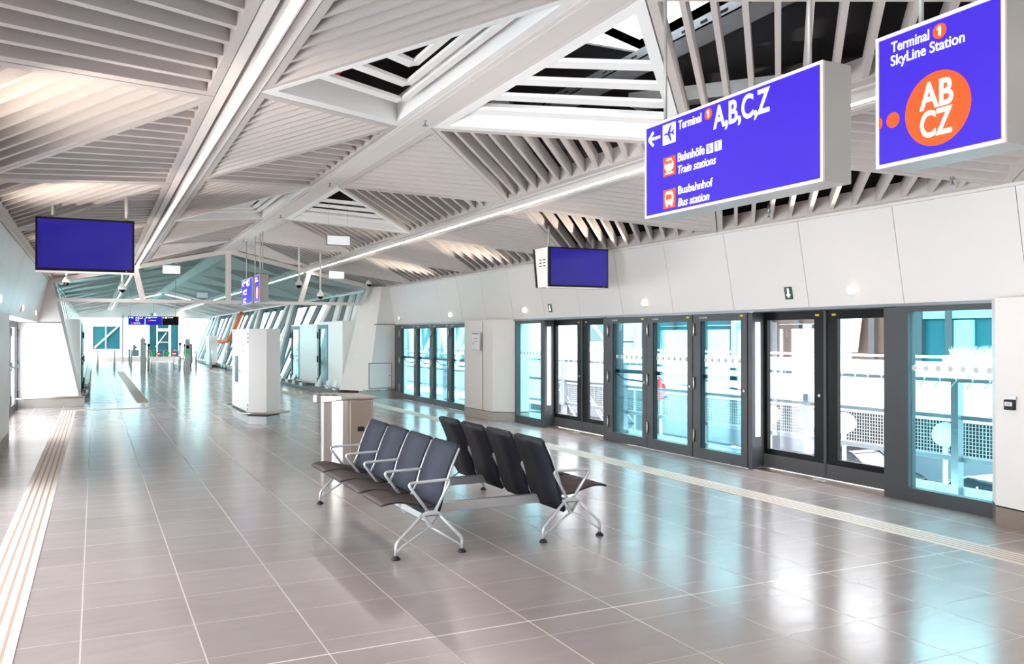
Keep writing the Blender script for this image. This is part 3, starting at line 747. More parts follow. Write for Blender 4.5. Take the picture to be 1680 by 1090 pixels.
def rods(root, x, yl, z, r=.011):
    for y in yl:
        MB().tube([(x, y, z), (x, y, zc(x) + .0)], r).build('hanging_rod', 'signbox', root)
def plane_icon(u, v, s):
    h = s / 2; c = (u + h, v + h)
    return [[(c[0] - .40 * s, c[1] - .01 * s), (c[0] - .34 * s, c[1] + .05 * s), (c[0] + .36 * s, c[1] + .04 * s), (c[0] + .38 * s, c[1] - .04 * s), (c[0] - .34 * s, c[1] - .05 * s)],
            [(c[0] - .12 * s, c[1] + .04 * s), (c[0] + .14 * s, c[1] + .40 * s), (c[0] + .22 * s, c[1] + .40 * s), (c[0] + .10 * s, c[1] + .03 * s)],
            [(c[0] - .12 * s, c[1] - .04 * s), (c[0] + .10 * s, c[1] - .03 * s), (c[0] + .22 * s, c[1] - .40 * s), (c[0] + .14 * s, c[1] - .40 * s)],
            [(c[0] + .24 * s, c[1] + .03 * s), (c[0] + .38 * s, c[1] + .16 * s), (c[0] + .43 * s, c[1] + .16 * s), (c[0] + .37 * s, c[1]), (c[0] + .43 * s, c[1] - .16 * s), (c[0] + .38 * s, c[1] - .16 * s), (c[0] + .24 * s, c[1] - .03 * s)]]
def hexa(u0, v0, u1, v1, k=.25):
    w_ = u1 - u0; c = k * w_
    return [(u0 + c, v0), (u1 - c, v0), (u1, v0 + c), (u1, v1 - c * 1.6), (u1 - c, v1), (u0 + c, v1), (u0, v1 - c * 1.6), (u0, v0 + c)]
def one(u, v, h): return [(u - .001, v - h / 2), (u + .007, v - h / 2), (u + .007, v + h / 2), (u + .001, v + h / 2), (u - .009, v + h * .30), (u - .009, v + h * .15), (u - .001, v + h * .25)]
SX, SZ0, SZ1 = 3.15, 2.45, 3.035
def direction_sign(y0, lab, full=True, group=None):
    o = thing('hanging_sign', (SX + .09, y0 - .74, SZ0), lab, 'sign', group)
    casing(o, SX, y0, y0 - 1.478, SZ0, SZ1); T, R, C, Pg = sign_text(o, SX, y0, SZ0)
    rods(o, SX + .09, (y0 - .09, y0 - 1.30), SZ1)
    mb = MB(); P = lambda u, v: (SX - .004, y0 - u, SZ0 + v)
    for a, b in (((.045, .492), (.16, .492)), ((.045, .492), (.09, .535)), ((.045, .492), (.09, .449))): mb.bar(P(*a), P(*b), .016, .004, up=(1, 0, 0))
    mb.build('arrow', 'letter', o)
    R(.188, .43, .315, .553, 'letter'); Pg(plane_icon(.19, .43, .124), 'ink')
    T('Terminal', .346, .495, .215, .051); C(.621, .525, .033, 'orange'); Pg([one(.621, .525, .040)], 'letter', 'numeral')
    T('A,B,C,Z', .669, .428, .448, .121, bold=.02)
    R(.193, .234, .315, .350, 'orange'); Pg([hexa(.213, .262, .295, .338), [(.212, .246), (.296, .246), (.290, .254), (.218, .254)]], 'letter')
    Pg([[(.222, .305), (.252, .305), (.252, .326), (.226, .326)], [(.256, .305), (.286, .305), (.282, .326), (.256, .326)]], 'orange', d=.008)
    T('Bahnhöfe', .341, .303, .249, .050)
    R(.606, .298, .663, .352, 'letter'); R(.679, .299, .736, .354, 'letter'); T('S', .621, .307, .027, .036, 'ink', d=.006); T('T', .694, .308, .027, .036, 'ink', d=.006)
    T('Train stations', .341, .229, .349, .047, bold=.003, shear=.25)
    R(.193, .036, .315, .151, 'orange'); Pg([hexa(.215, .058, .293, .138, .16), [(.223, .046), (.238, .046), (.238, .06), (.223, .06)], [(.270, .046), (.285, .046), (.285, .06), (.270, .06)]], 'letter')
    Pg([[(.225, .088), (.283, .088), (.281, .119), (.227, .119)], [(.235, .126), (.273, .126), (.273, .130), (.235, .130)]], 'orange', d=.008)
    T('Busbahnhof', .345, .107, .316, .046); T('Bus station', .341, .033, .290, .047, bold=.003, shear=.25)
    return o
def station_sign(y0, lab, group=None):
    o = thing('hanging_sign', (SX + .09, y0 - .3, SZ0), lab, 'sign', group)
    casing(o, SX, y0, y0 - .605, SZ0, SZ1); T, R, C, Pg = sign_text(o, SX, y0, SZ0)
    rods(o, SX + .09, (y0 - .16, y0 - .45), SZ1)
    T('Terminal', .082, .500, .189, .044); C(.319, .521, .032, 'orange'); Pg([one(.319, .521, .040)], 'letter', 'numeral')
    T('SkyLine Station', .080, .441, .354, .044)
    C(.306, .203, .155, 'orange'); T('AB', .227, .210, .157, .106, d=.006, bold=.02); T('CZ', .230, .092, .150, .104, d=.006, bold=.02)
    C(.088, .203, .034, 'orange')
    h = [(.016, .178)] + [(.016 + .018 * math.cos(t), .203 + .026 * math.sin(t)) for t in [-math.pi / 2 + math.pi * k / 8 for k in range(9)]]
    Pg([h], 'orange', 'half_disc', d=.004)
    return o
direction_sign(4.503, 'large near blue hanging sign reading A,B,C,Z, Bahnhöfe and Busbahnhof')
station_sign(2.715, 'large near square blue sign reading SkyLine Station with orange AB CZ disc')
direction_sign(21.06, 'small distant blue direction sign hung on long rods in front of the glazed partition')
station_sign(19.25, 'small distant blue sign with orange disc beside the distant direction sign')
# three-panel sign over the passage
ts = thing('hanging_sign', (2.1, 36, 2.16), 'wide far sign of two blue panels and one black panel above the ticket gates', 'sign')
for i, (a, b, m) in enumerate(((1.16, 1.76, 'blue2'), (1.77, 2.37, 'blue2'), (2.385, 2.98, 'black'))):
    p = MB().box((a, 36, 2.16), (b, 36.12, 2.50)).build('sign_panel', m, ts)
def TF(s, x, z, wd, cap, m='letter'): return fit(s, (x, 35.99, z), wd, cap, m, ts, (1, 0, 0), (0, 0, 1), .02)
TF('A,B,C,Z', 1.42, 2.41, .27, .07); TF('D,E', 1.43, 2.31, .11, .065); TF('Bahnhöfe', 1.37, 2.22, .22, .035)
for (x, z, m) in ((1.27, 2.42, 'letter'), (1.88, 2.42, 'letter'), (2.48, 2.42, 'letter'), (1.27, 2.2, 'orange'), (1.88, 2.3, 'orange')): MB().box((x, 35.985, z), (x + .07, 35.999, z + .055)).build('pictogram', m, ts)
for x in (1.19, 1.80, 2.40):
    a = MB(); a.bar((x, 35.99, 2.447), (x + .06, 35.99, 2.447), .012, .004, up=(0, 1, 0)); a.bar((x, 35.99, 2.447), (x + .025, 35.99, 2.47), .012, .004, up=(0, 1, 0)); a.bar((x, 35.99, 2.447), (x + .025, 35.99, 2.424), .012, .004, up=(0, 1, 0)); a.build('arrow', 'letter', ts)
TF('The Terminal', 1.97, 2.44, .22, .035); TF('Bahnhöfe', 1.97, 2.33, .18, .03); TF('Terminal', 2.57, 2.44, .2, .035)
for x in (1.25, 2.87): MB().tube([(x, 36.06, 2.5), (x, 36.06, zc(x))], .012).build('hanging_rod', 'signbox', ts)
eg = thing('exit_sign', (2.08, 36.4, 2.52), 'small green and white exit sign hanging just above the wide far sign', 'exit sign')
MB().box((1.98, 36.4, 2.53), (2.09, 36.43, 2.63)).build('green_half', 'green', eg); MB().box((2.09, 36.4, 2.53), (2.18, 36.43, 2.63)).build('white_half', 'letter', eg)
MB().tube([(2.08, 36.41, 2.63), (2.08, 36.41, zc(2.08))], .006).build('cord', 'signbox', eg)

# ================================================================ SCREENS
def tv(x0, x1, z0, z1, y, lab, twin, rodx):
    o = thing('display_screen', ((x0 + x1) / 2, y, z0), lab, 'screen')
    MB().box((x0, y, z0), (x1, y + .055, z1)).build('bezel', 'black', o, bevel=.004)
    MB().box((x0 + .022, y - .003, z0 + .03), (x1 - .022, y + .001, z1 - .022)).build('screen_glass', 'screen', o)
    MB().box((x0, y + .003, z0 - .02), (x1, y + .10, z0 - .001)).build('bottom_tray', 'white', o)
    h = MB()
    if twin:
        h.loft([(x0 + .02, y + .055, z0), (x1 - .02, y + .055, z0), (x1 - .08, y + .40, z0), (x0 + .02, y + .40, z0)], [(x0 + .02, y + .055, z1), (x1 - .02, y + .055, z1), (x1 - .08, y + .50, z1), (x0 + .02, y + .50, z1)])
        h.build('housing', 'white', o)
        MB().loft([(x0 + .01, y + .40, z0), (x1, y + .40, z0), (x1, y + .45, z0), (x0 + .01, y + .45, z0)], [(x0 + .01, y + .50, z1), (x1, y + .50, z1), (x1, y + .55, z1), (x0 + .01, y + .55, z1)]).build('rear_screen', 'black', o)
        v = MB()
        for r in range(3):
            for c in range(2): v.box((x0 + .012, y + .16 + c * .12, z1 - .19 - r * .045), (x0 + .022, y + .22 + c * .12, z1 - .175 - r * .045))
        v.build('vent', 'frame', o)
    else: h.box((x0 + .05, y + .055, z0 + .04), (x1 - .05, y + .12, z1 - .04)); h.build('housing', 'frame', o)
    for x in rodx: MB().tube([(x, y + .09 + (.16 if twin else 0), z1 - .02), (x, y + .09 + (.16 if twin else 0), zc(x) + .05)], .021).build('hanging_rod', 'signbox', o)
    MB().box((x1 - .09, y - .004, z0 + .010), (x1 - .08, y, z0 + .018)).build('power_light', 'yellow', o)
tv(-.608, .424, 2.462, 3.076, 11.1, 'large blue display screen hanging near the wall beside the tiled passage', False, (-.44, .34))
tv(6.045, 7.075, 2.448, 3.042, 11.1, 'blue display screen with white wedge housing hanging before the platform doors', True, (6.17, 6.95))

# ================================================================ CEILING HUNG PANELS, CAMERAS, SPRINKLERS
for (x0, x1, z0, z1, y, lab, grey) in ((3.442, 3.842, 3.22, 3.39, 14, 'white hanging box sign with grey rim, the largest of its kind under the slatted ceiling', 1),
        (5.225, 5.609, 3.15, 3.33, 21, 'small plain white box sign hanging above the dome cameras', 0), (1.33, 1.69, 3.08, 3.264, 20, 'plain white box sign hanging before the glazed partition beside the large screen', 0),
        (3.148, 3.505, 3.045, 3.224, 31, 'white box sign seen through the partition glass', 0)):
    o = thing('box_sign', ((x0 + x1) / 2, y, z0), lab, 'sign', 'blank white box signs')
    MB().box((x0, y, z0), (x1, y + .06, z1)).build('casing', 'galv' if grey else 'white', o)
    MB().box((x0 + .012, y - .003, z0 + .012), (x1 - .012, y, z1 - .012)).build('light_panel', mat('panel_glow_%d' % int(y), (246, 248, 250), .4, emit=.12), o)
    for x in (x0 + .04, x1 - .04): MB().tube([(x, y + .03, z1), (x, y + .03, zc(x))], .002, 5).build('wire', 'signbox', o)
def camera_dome(x, y, z, lab, wall=False):
    o = thing('dome_camera', (x, y, z), lab, 'camera')
    MB().tube([(x, y, z + .18), (x, y, zc(x) + .13)], .022).build('pole', 'white', o)
    MB().lathe((x, y, z + .05), [(.075, 0), (.085, .03), (.07, .07), (.03, .12), (.025, .16)], 18).build('housing', 'white', o)
    MB().lathe((x, y, z - .02), [(.015, 0), (.045, .02), (.06, .05), (.06, .075)], 18).build('dome', 'black', o)
camera_dome(.53, 20, 2.66, 'white dome camera on a pole just below the large screen corner')
camera_dome(-.58, 22, 2.90, 'white dome camera close under the ceiling near the partition corner by the large screen')
camera_dome(4.27, 20, 2.85, 'white dome camera on a long pole in front of the leaning partition strut')
camera_dome(4.77, 20, 2.60, 'white dome camera on the lowest hanging pole near the partition')
camera_dome(6.69, 22.5, 3.08, 'white dome camera at the corner above the access hatch wall')
for (y, lab) in ((8.35, 'small sprinkler head under the ridge beam, nearest to the open coffers'), (12.35, 'small sprinkler head under the ridge beam above the second open coffer'), (16.0, 'small sprinkler head under the ridge beam close to the hanging sign rods'), (20.4, 'small sprinkler head on the ridge beam beside the partition')):
    z = zc(RG0 + .1) - .02; mb = MB(); mb.lathe((3.08, y, z - .055), [(.03, 0), (.03, .006), (.008, .01), (.008, .045), (.02, .05), (.02, .058)], 12); tag(mb.build('sprinkler', 'galv'), lab, 'sprinkler', 'sprinklers under the ridge')
for (y, lab) in ((7.55, 'pendant sprinkler in the slats by the channel light above the blue display'), (11.6, 'pendant sprinkler between slats over the platform wall'), (5.2, 'pendant sprinkler in the slats above the square blue sign')):
    x = 7.0; z = zc(x) - .03; mb = MB(); mb.lathe((x, y, z - .04), [(.02, 0), (.02, .006), (.007, .01), (.007, .04), (.02, .045), (.02, .15)], 12); tag(mb.build('sprinkler', 'galv'), lab, 'sprinkler')
gd = thing('gas_sensor', (2.62, 20.2, 3.75), 'black spotlight clamp on the ridge beam side', 'spotlight') if False else None

# linear lights in the channels
for nm, a, b, lab in (('lamp2', LC0, LC1, 'long linear ceiling light in the channel above the large blue screen'), ('lamp', RC0, RC1, 'long linear ceiling light in the channel over the platform door side')):
    x = (a + b) / 2; z = min(zc(a), zc(b))
    o = thing('linear_light', (x, 28, z), lab, 'light')
    mb = MB(); mb.box((x - .042, Y0, z - .002), (x - .030, YE, z + .095)); mb.box((x + .030, Y0, z - .002), (x + .042, YE, z + .095)); mb.box((x - .042, Y0, z + .085), (x + .042, YE, z + .095)); mb.build('housing', 'rim', o)
    zl = z + (.05 if nm == 'lamp2' else .015)
    MB().box((x - .028, Y0, zl), (x + .028, YE, zl + .01)).build('diffuser', nm, o)
    g = MB(); y = 2.0
    while y < 23 and nm == 'lamp2': g.box((x - .03, y, z + .004), (x + .03, y + .012, z + .048)); y += .045
    if nm == 'lamp2': g.build('louvre', 'bright', o, kind='stuff')
# two sloping lights over the gates
for s, lab in ((-1, 'sloping linear light over the gates, on the large screen side of the ridge'), (1, 'sloping linear light over the gates, on the platform door side of the ridge')):
    mb = MB(); mb.bar((XR + .1 * s, 47, zc(XR) - .12), (XR + 1.7 * s, 47, zc(XR + 1.7) - .12), .09, .05); tag(mb.build('linear_light', 'lamp2'), lab, 'light')

# round wall lights and arrow signs on the leaning cladding
def wall_light(y, side, lab, glow=True):
    x0, xt = (WR, WRT) if side > 0 else (WL, WLT); t = .165; x = x0 + (xt - x0) * t; z = HD + t * (zc(xt) - HD)
    n = Vector((-(1.0), 0, -.18)) if side > 0 else Vector((1.0, 0, -.21)); n.normalize()
    o = thing('wall_spotlight', (x, y, z), lab, 'wall light', 'round spotlights in the leaning wall cladding')
    p = Vector((x, y, z))
    MB().lathe(p, [(.068, -.01), (.072, .004), (.060, .008)], 24, n).build('ring', 'white', o)
    up = (n + Vector((0, -.5 if side > 0 else 0, .22))).normalized()
    MB().lathe(p - up * .01, [(.055, 0), (.055, .035), (.048, .04)], 24, up).build('eyeball', 'white', o)
    MB().lathe(p + up * .029, [(.050, 0), (.050, .014)], 24, up).build('lens', 'spotm' if glow else 'steel', o)
    if glow:
        l = bpy.data.lights.new('uplight', 'SPOT'); l.energy = 75 if side < 0 else 95; l.spot_size = 1.25; l.spot_blend = .9; l.color = (1, .86, .72); l.shadow_soft_size = .04
        lo = bpy.data.objects.new('uplight', l); COL.objects.link(lo); lo.parent = o; lo.location = up * .06 + n * .05
        d = (n * 1.0 + Vector((0, 0, 1))).normalized() if side > 0 else Vector((1.45, 1.2, 1.15)).normalized(); lo.rotation_euler = d.to_track_quat('-Z', 'Y').to_euler()
for y, lab in ((6.83, 'round wall spotlight above the two-leaf glass sliding door, nearest and brightest'), (10.78, 'round wall spotlight above the first of three framed glass doors below the blue display'), (14.81, 'round wall spotlight above the narrow fixed window beside the pillar'), (18.67, 'round wall spotlight above the row of five glass doors')):
    wall_light(y, 1, lab)
wall_light(22.4, 1, 'round wall fitting switched off above the last of the five doors', False)
for y, lab in ((5.5, 'round wall spotlight on the large screen wall, behind the viewpoint'), (9.5, 'round wall spotlight on the large screen wall ahead of the screen, outside the picture edge'), (13.52, 'round wall spotlight at the picture edge under the large screen wall'), (17.56, 'round wall spotlight between the large screen and the recessed door'), (21.3, 'round wall spotlight closest to the end wall on the large screen side')):
    wall_light(y, -1, lab)
def arrow_sign(y, lab):
    t = .175; x = WR + (WRT - WR) * t; z = HD + t * (zc(WRT) - HD); o = thing('arrow_sign', (x, y, z), lab, 'sign', 'green arrow signs above the sliding doors')
    dx = -.185 / 1.02; h = .075
    def q(mb, y0, y1, z0, z1, off): mb.loft([(x + dx * (z0 - z) + off, y0, z0), (x + dx * (z0 - z) + off + .006, y0, z0), (x + dx * (z0 - z) + off + .006, y1, z0), (x + dx * (z0 - z) + off, y1, z0)],
                                           [(x + dx * (z1 - z) + off, y0, z1), (x + dx * (z1 - z) + off + .006, y0, z1), (x + dx * (z1 - z) + off + .006, y1, z1), (x + dx * (z1 - z) + off, y1, z1)])
    a = MB(); q(a, y - .062, y + .062, z - h, z + h, -.01); a.build('plate', 'exitg', o)
    a = MB(); q(a, y - .012, y + .012, z - .02, z + .055, -.014); X = lambda zz: x + dx * (zz - z) - .014
    a.loft([(X(z - .055), y, z - .055), (X(z - .015), y - .035, z - .015), (X(z - .015), y + .035, z - .015)], [(X(z - .055) + .006, y, z - .055), (X(z - .015) + .006, y - .035, z - .015), (X(z - .015) + .006, y + .035, z - .015)])
    a.build('arrow', 'exitw', o)
arrow_sign(7.79, 'green down-arrow sign above the sliding door closest to the round bright spotlight')
arrow_sign(13.8, 'green down-arrow sign under the blue display with the wedge housing')

# pillar notice, call point, access hatch
nb = thing('notice_board', (7.21, 16.4, 1.35), 'small framed emergency notice on the white pillar', 'notice')
MB().box((7.185, 16.2, 1.42), (7.212, 16.62, 1.80)).build('frame', 'silver', nb); MB().box((7.181, 16.215, 1.435), (7.186, 16.605, 1.785)).build('paper', 'outwhite', nb)
mb = MB(); mb.box((7.179, 16.23, 1.755), (7.182, 16.59, 1.775)); mb.box((7.179, 16.3, 1.66), (7.182, 16.52, 1.67)); mb.box((7.179, 16.27, 1.60), (7.182, 16.55, 1.61)); mb.box((7.179, 16.52, 1.54), (7.182, 16.56, 1.58)); mb.build('print', 'tealwall', nb)
cp = thing('call_point', (7.27, 4.86, 1.05), 'small black emergency call point box on the white wall beside the fixed window', 'call point')
MB().box((7.235, 4.79, 1.055), (7.275, 4.88, 1.145)).build('box', 'rubber', cp, bevel=.004); MB().box((7.230, 4.80, 1.09), (7.236, 4.868, 1.125)).build('label', 'silver', cp)
MB().box((7.245, 4.775, 1.15), (7.255, 4.85, 1.175)).build('bracket', 'silver', cp)
mb = MB()
for i in range(3): mb.box((7.228, 4.818 + i * .014, 1.105), (7.231, 4.826 + i * .014, 1.112))
mb.build('button', 'rubber', cp)
ah = thing('access_hatch', (7.14, 22.89, .27), 'white square access hatch with dark gap in the end wall', 'hatch')
MB().box((6.80, YN - .006, .27), (7.47, YN + .01, .975)).build('gap_frame', 'frame', ah); MB().box((6.815, YN - .012, .285), (7.455, YN - .004, .96)).build('panel', 'wall', ah)
MB().lathe((7.40, YN - .012, .62), [(.014, 0), (.014, .006)], 10, (0, -1, 0)).build('lock', 'rubber', ah)

# ================================================================ TICKET GATES AND BOLLARDS
for (x, y, lab) in ((.146, 49, 'slim steel bollard furthest from the gates, by the far leaning wall'), (.924, 48.6, 'slim steel bollard in the middle of the three left of the gates'), (1.70, 48.2, 'slim steel bollard closest to the tall grey gate column'),
                    (4.80, 47.6, 'slim steel bollard just past the green ticket column'), (5.51, 47.3, 'slim steel bollard in the middle beyond the green ticket column'), (6.2, 47, 'slim steel bollard beside the information cabinet top edge')):
    tag(MB().lathe((x, y, 0), [(.05, 0), (.05, 1.0), (.04, 1.02)], 14).build('bollard', 'silver'), lab, 'bollard', 'steel bollards beside the ticket gates')
c1 = thing('gate_column', (2.1, 45, 0), 'tall grey gate column with an orange beacon', 'column')
MB().box((2.0, 45, 0), (2.22, 45.3, 1.62)).build('body', 'signbox', c1); MB().lathe((2.11, 45.1, 1.62), [(.03, 0), (.03, .04)], 10).build('lamp_foot', 'rubber', c1); MB().lathe((2.11, 45.1, 1.66), [(.03, 0), (.03, .05)], 10).build('beacon', 'orange', c1)
c2 = thing('ticket_column', (3.96, 43, 0), 'tall grey ticket column with reader window and green label', 'column')
MB().box((3.86, 43, 0), (4.07, 43.2, 1.60)).build('body', 'signbox', c2); MB().box((3.90, 42.98, 1.14), (4.03, 43, 1.30)).build('reader', 'black', c2); MB().box((3.90, 42.98, .82), (4.03, 43, 1.09)).build('green_label', 'green', c2)
MB().lathe((3.965, 42.985, .87), [(.03, 0), (.03, .01)], 12, (0, -1, 0)).build('button', 'bright', c2); MB().box((3.93, 42.985, 1.38), (4.0, 43, 1.44)).build('small_label', 'green', c2)
def gate_post(x, y, top, lab):
    o = thing('gate_post', (x, y, 0), lab, 'post', 'black-capped gate posts')
    MB().lathe((x, y, 0), [(.045, 0), (.045, top - .12)], 12).build('tube', 'steel', o); MB().lathe((x, y, top - .12), [(.065, 0), (.07, .05), (.05, .12), (.02, .13)], 14).build('cap', 'rubber', o)
gate_post(2.36, 47.9, 1.40, 'black-capped gate post right beside the tall grey column'); gate_post(2.38, 45.3, 1.36, 'black-capped gate post carrying the near glass gate leaf')
gate_post(4.05, 48.0, 1.40, 'black-capped gate post behind the closed gate leaf'); gate_post(4.05, 45.3, 1.34, 'black-capped gate post nearest the green ticket column')
def gate_rail(x, y0, y1, lab):
    mb = MB()
    for z in (.25, .62, .98): mb.tube([(x, y0, z), (x, y1, z)], .02, 6)
    for y in (y0, (y0 + y1) / 2, y1): mb.tube([(x, y, 0), (x, y, 1.02)], .025, 6)
    tag(mb.build('gate_railing', 'steel'), lab, 'railing')
gate_rail(2.45, 44.4, 50.6, 'steel railing of the gate lane on the tall column side'); gate_rail(3.92, 44.4, 50.2, 'steel railing of the gate lane on the green column side')
def gate_leaf(x0, x1, y, lab):
    o = thing('gate_leaf', ((x0 + x1) / 2, y, .7), lab, 'gate')
    MB().tube(arc([(x0, y, .70), (x0, y, 1.02), (x1, y, 1.02), (x1, y, .70), (x0 + .01, y, .70)], .03), .016, 6).build('frame', 'steel', o)
    MB().box((x0 + .03, y - .004, .73), (x1 - .03, y + .004, .99)).build('glass', 'clear', o)
    xc = x0 + (x1 - x0) * .62
    MB().lathe((xc, y - .01, .85), [(.10, 0), (.10, .006)], 24, (0, -1, 0)).build('no_entry_disc', 'red', o); MB().box((xc - .07, y - .022, .832), (xc + .07, y - .017, .868)).build('no_entry_bar', 'letter', o)
    MB().box((x0 + .06, y - .012, .78), (x0 + .22, y - .005, .95)).build('green_label', 'green', o)
gate_leaf(2.47, 3.10, 46, 'low gate leaf with red no-entry disc next to the tall grey column'); gate_leaf(3.16, 3.88, 46, 'low gate leaf with red no-entry disc next to the green ticket column')
mc = thing('ticket_machine', (4.85, 52, 0), 'grey ticket machine standing behind the green ticket column', 'machine')
MB().box((4.6, 52, .15), (5.05, 52.5, 1.3)).build('body', 'galv', mc); MB().box((4.62, 51.98, .9), (4.78, 52, 1.05)).build('slot', 'black', mc); MB().box((4.63, 52.05, 0), (5.0, 52.4, .15)).build('base', 'rubber', mc)
wt = thing('equipment_unit', (2.2, 58, 0), 'dark piece of equipment with handles near the far glazed end', 'machine')
mb = MB(); mb.box((2.05, 58, .5), (2.5, 58.4, .9)); mb.box((2.15, 58, .9), (2.3, 58.2, 1.2)); mb.box((1.9, 58, 0), (2.0, 58.2, .95)); mb.build('body', 'galv', wt); MB().lathe((2.3, 58.1, .98), [(.1, 0), (.1, .12)], 12).build('drum', 'fin', wt)
wc = thing('white_locker', (6.3, 50, 0), 'white locker cabinet by the far leaning glazing under the orange duct', 'cabinet')
MB().box((5.72, 50, .15), (6.18, 51.4, 1.75)).build('body', 'white', wc); MB().box((5.77, 50.05, 0), (6.15, 51.3, .15)).build('base', 'frame', wc); MB().lathe((5.71, 50.4, .9), [(.03, 0), (.03, .01)], 10, (-1, 0, 0)).build('lock', 'rubber', wc)
od = MB(); od.tube(arc([(6.90, 46.2, 2.95), (6.60, 47.2, 1.9), (6.45, 47.8, 1.5), (6.3, 49.4, 1.42), (6.25, 49.95, 1.45)], .4), .11, 10); tag(od.build('orange_duct', 'duct'), 'orange flexible duct bending down the far leaning glazing', 'duct')

# ================================================================ SERVICES ABOVE THE OPEN COFFERS
def above(dx): return zc(dx) + .45
for (x, lab) in ((4.6, 'perforated galvanised cable tray above the open slats behind the square sign'), (5.9, 'galvanised cable tray above the slats over the platform wall')):
    z = above(x) + .1; o = thing('cable_tray', (x, 7, z), lab, 'cable tray')
    mb = MB(); mb.box((x - .15, Y0, z), (x + .15, 22, z + .01)); mb.box((x - .15, Y0, z), (x - .14, 22, z + .09)); mb.box((x + .14, Y0, z), (x + .15, 22, z + .09)); mb.build('tray', 'galv', o)
    mb = MB(); y = 0.
    while y < 9: mb.box((x - .155, y, z + .03), (x - .139, y + .08, z + .05)); y += .25
    mb.build('slot', 'dark', o)
    mb = MB(); [mb.tube([(x + d, Y0, z + .03), (x + d, 22, z + .03)], .015, 6) for d in (-.09, -.04, .02, .08)]; mb.build('cable', 'dark', o)
for (p, q, r, m, lab) in (((3.8, Y0, 4.45), (3.8, 20, 4.45), .03, 'galv', 'thin galvanised pipe along the roof void next to the ridge'), ((1.9, Y0, 4.5), (1.9, 20, 4.5), .04, 'galv', 'galvanised pipe above the chevron shaped open slats'), ((2.4, Y0, 4.6), (2.4, 20, 4.6), .02, 'red', 'thin red pipe above the chevron shaped open slats'),
                          ((6.4, Y0, 3.95), (6.4, 20, 3.95), .035, 'red', 'red sprinkler pipe above the slats beside the platform wall'), ((2.2, 11.2, 4.75), (5.6, 9.0, 4.42), .03, 'galv', 'diagonal bracing tube in the roof void')):
    tag(MB().tube([p, q], r, 10).build('pipe', m), lab, 'pipe')
for i, (y, lab) in enumerate(((5.9, 'pale steel roof beam crossing above the open slats near the skylight'), (9.6, 'pale steel roof beam crossing above the ridge beyond the skylight'), (14.2, 'pale steel roof beam crossing above the second open coffer'))):
    tag(MB().box((-.8, y, 4.72), (7.2, y + .16, 4.78)).build('roof_beam', 'signbox'), lab, 'roof beam') if False else None
mb = MB(); mb.loft([(3.6, 8.2, 4.45), (5.9, 11.6, 4.15), (6.1, 11.5, 4.15), (3.8, 8.1, 4.45)], [(3.6, 8.2, 4.57), (5.9, 11.6, 4.27), (6.1, 11.5, 4.27), (3.8, 8.1, 4.57)]); tag(mb.build('roof_girder', 'signbox'), 'pale slanting steel girder seen through the open slats beside the ridge', 'girder')
mb = MB(); mb.loft([(6.6, 5.0, 4.0), (5.3, 7.9, 4.25), (5.5, 8.0, 4.25), (6.8, 5.1, 4.0)], [(6.6, 5.0, 4.15), (5.3, 7.9, 4.4), (5.5, 8.0, 4.4), (6.8, 5.1, 4.15)]); tag(mb.build('roof_girder', 'signbox'), 'pale slanting steel girder above the hanging signs', 'girder')

# ================================================================ OUTSIDE
gr = MB(); gr.box((8.9, -20, -4.2), (60, 120, -4.0)); gr.build('ground', 'asphalt', kind='structure')
# guideway guard: mesh fence panels, posts, power rail
fp = thing('mesh_fence', (9.6, 15, -.2), 'galvanised mesh guard fence running outside along the doors', 'fence')
mb = MB(); mb.box((9.57, 0, .68), (9.63, 45, .73)); mb.box((9.57, 0, .16), (9.63, 45, .22)); mb.box((9.56, 0, -.25), (9.64, 45, -.15)); mb.build('rail', 'galv', fp)
mb = MB()
y = 3.
while y < 32:
    mb.box((9.596, y, .2), (9.602, y + .006, .7)); y += .045
z = .235
while z < .69: mb.box((9.597, 3, z), (9.603, 32, z + .006)); z += .045
mb.build('mesh', 'silver', fp)
for k in range(-1, 12):
    y = 7.04 + 2.45 * k; o = MB().box((9.5, y - .05, -.9), (9.6, y + .05, 1.16)).build('post', 'galv', fp)
mb = MB()
mb = MB(); mb.box((9.45, 0, 1.145), (9.52, 45, 1.19)); pr = mb.build('power_rail', 'galv', fp)
mb = MB(); y = 3.
while y < 30: mb.bar((9.43, y, 1.17), (9.43, y + .08, 1.26), .012, .012); mb.bar((9.43, y, 1.17), (9.43, y + .08, 1.08), .012, .012); y += .22
mb.build('rail_clip', 'silver', fp)
tag(MB().box((8.6, -4, -1.2), (9.2, 45, -.5)).build('guideway_beam', 'concrete'), 'concrete guideway kerb beam below the mesh fence', 'beam')
# neighbouring building: parapet, handrail, facade
nbuild = thing('building', (17, 14, -4), 'neighbouring building with white parapet band and dark glazed upper floor', 'building')
MB().box((15, -4, .15), (15.25, 70, 1.20)).build('parapet', 'outwhite', nbuild)
MB().box((15, -4, .05), (19, 70, .15)).build('slab', 'outwhite', nbuild)
mb = MB(); mb.tube([(15.1, -4, 1.30), (15.1, 70, 1.30)], .03, 6)
y = -3.
while y < 60: mb.tube([(15.1, y, 1.2), (15.1, y, 1.3)], .02, 6); y += 1.4
mb.build('handrail', 'outwhite', nbuild)
MB().box((18, -4, 1.0), (18.3, 14.2, 4.4)).build('glazed_facade', 'tealwall', nbuild)
MB().box((18, 14.2, 1.0), (18.3, 19.3, 4.4)).build('brown_facade', 'brown', nbuild)
MB().box((18, 19.3, 1.0), (18.3, 21.2, 4.4)).build('white_facade', 'outwhite', nbuild); MB().box((18, 21.2, 1.0), (18.3, 26, 4.4)).build('glazed_facade', 'tealwall', nbuild)
mb = MB()
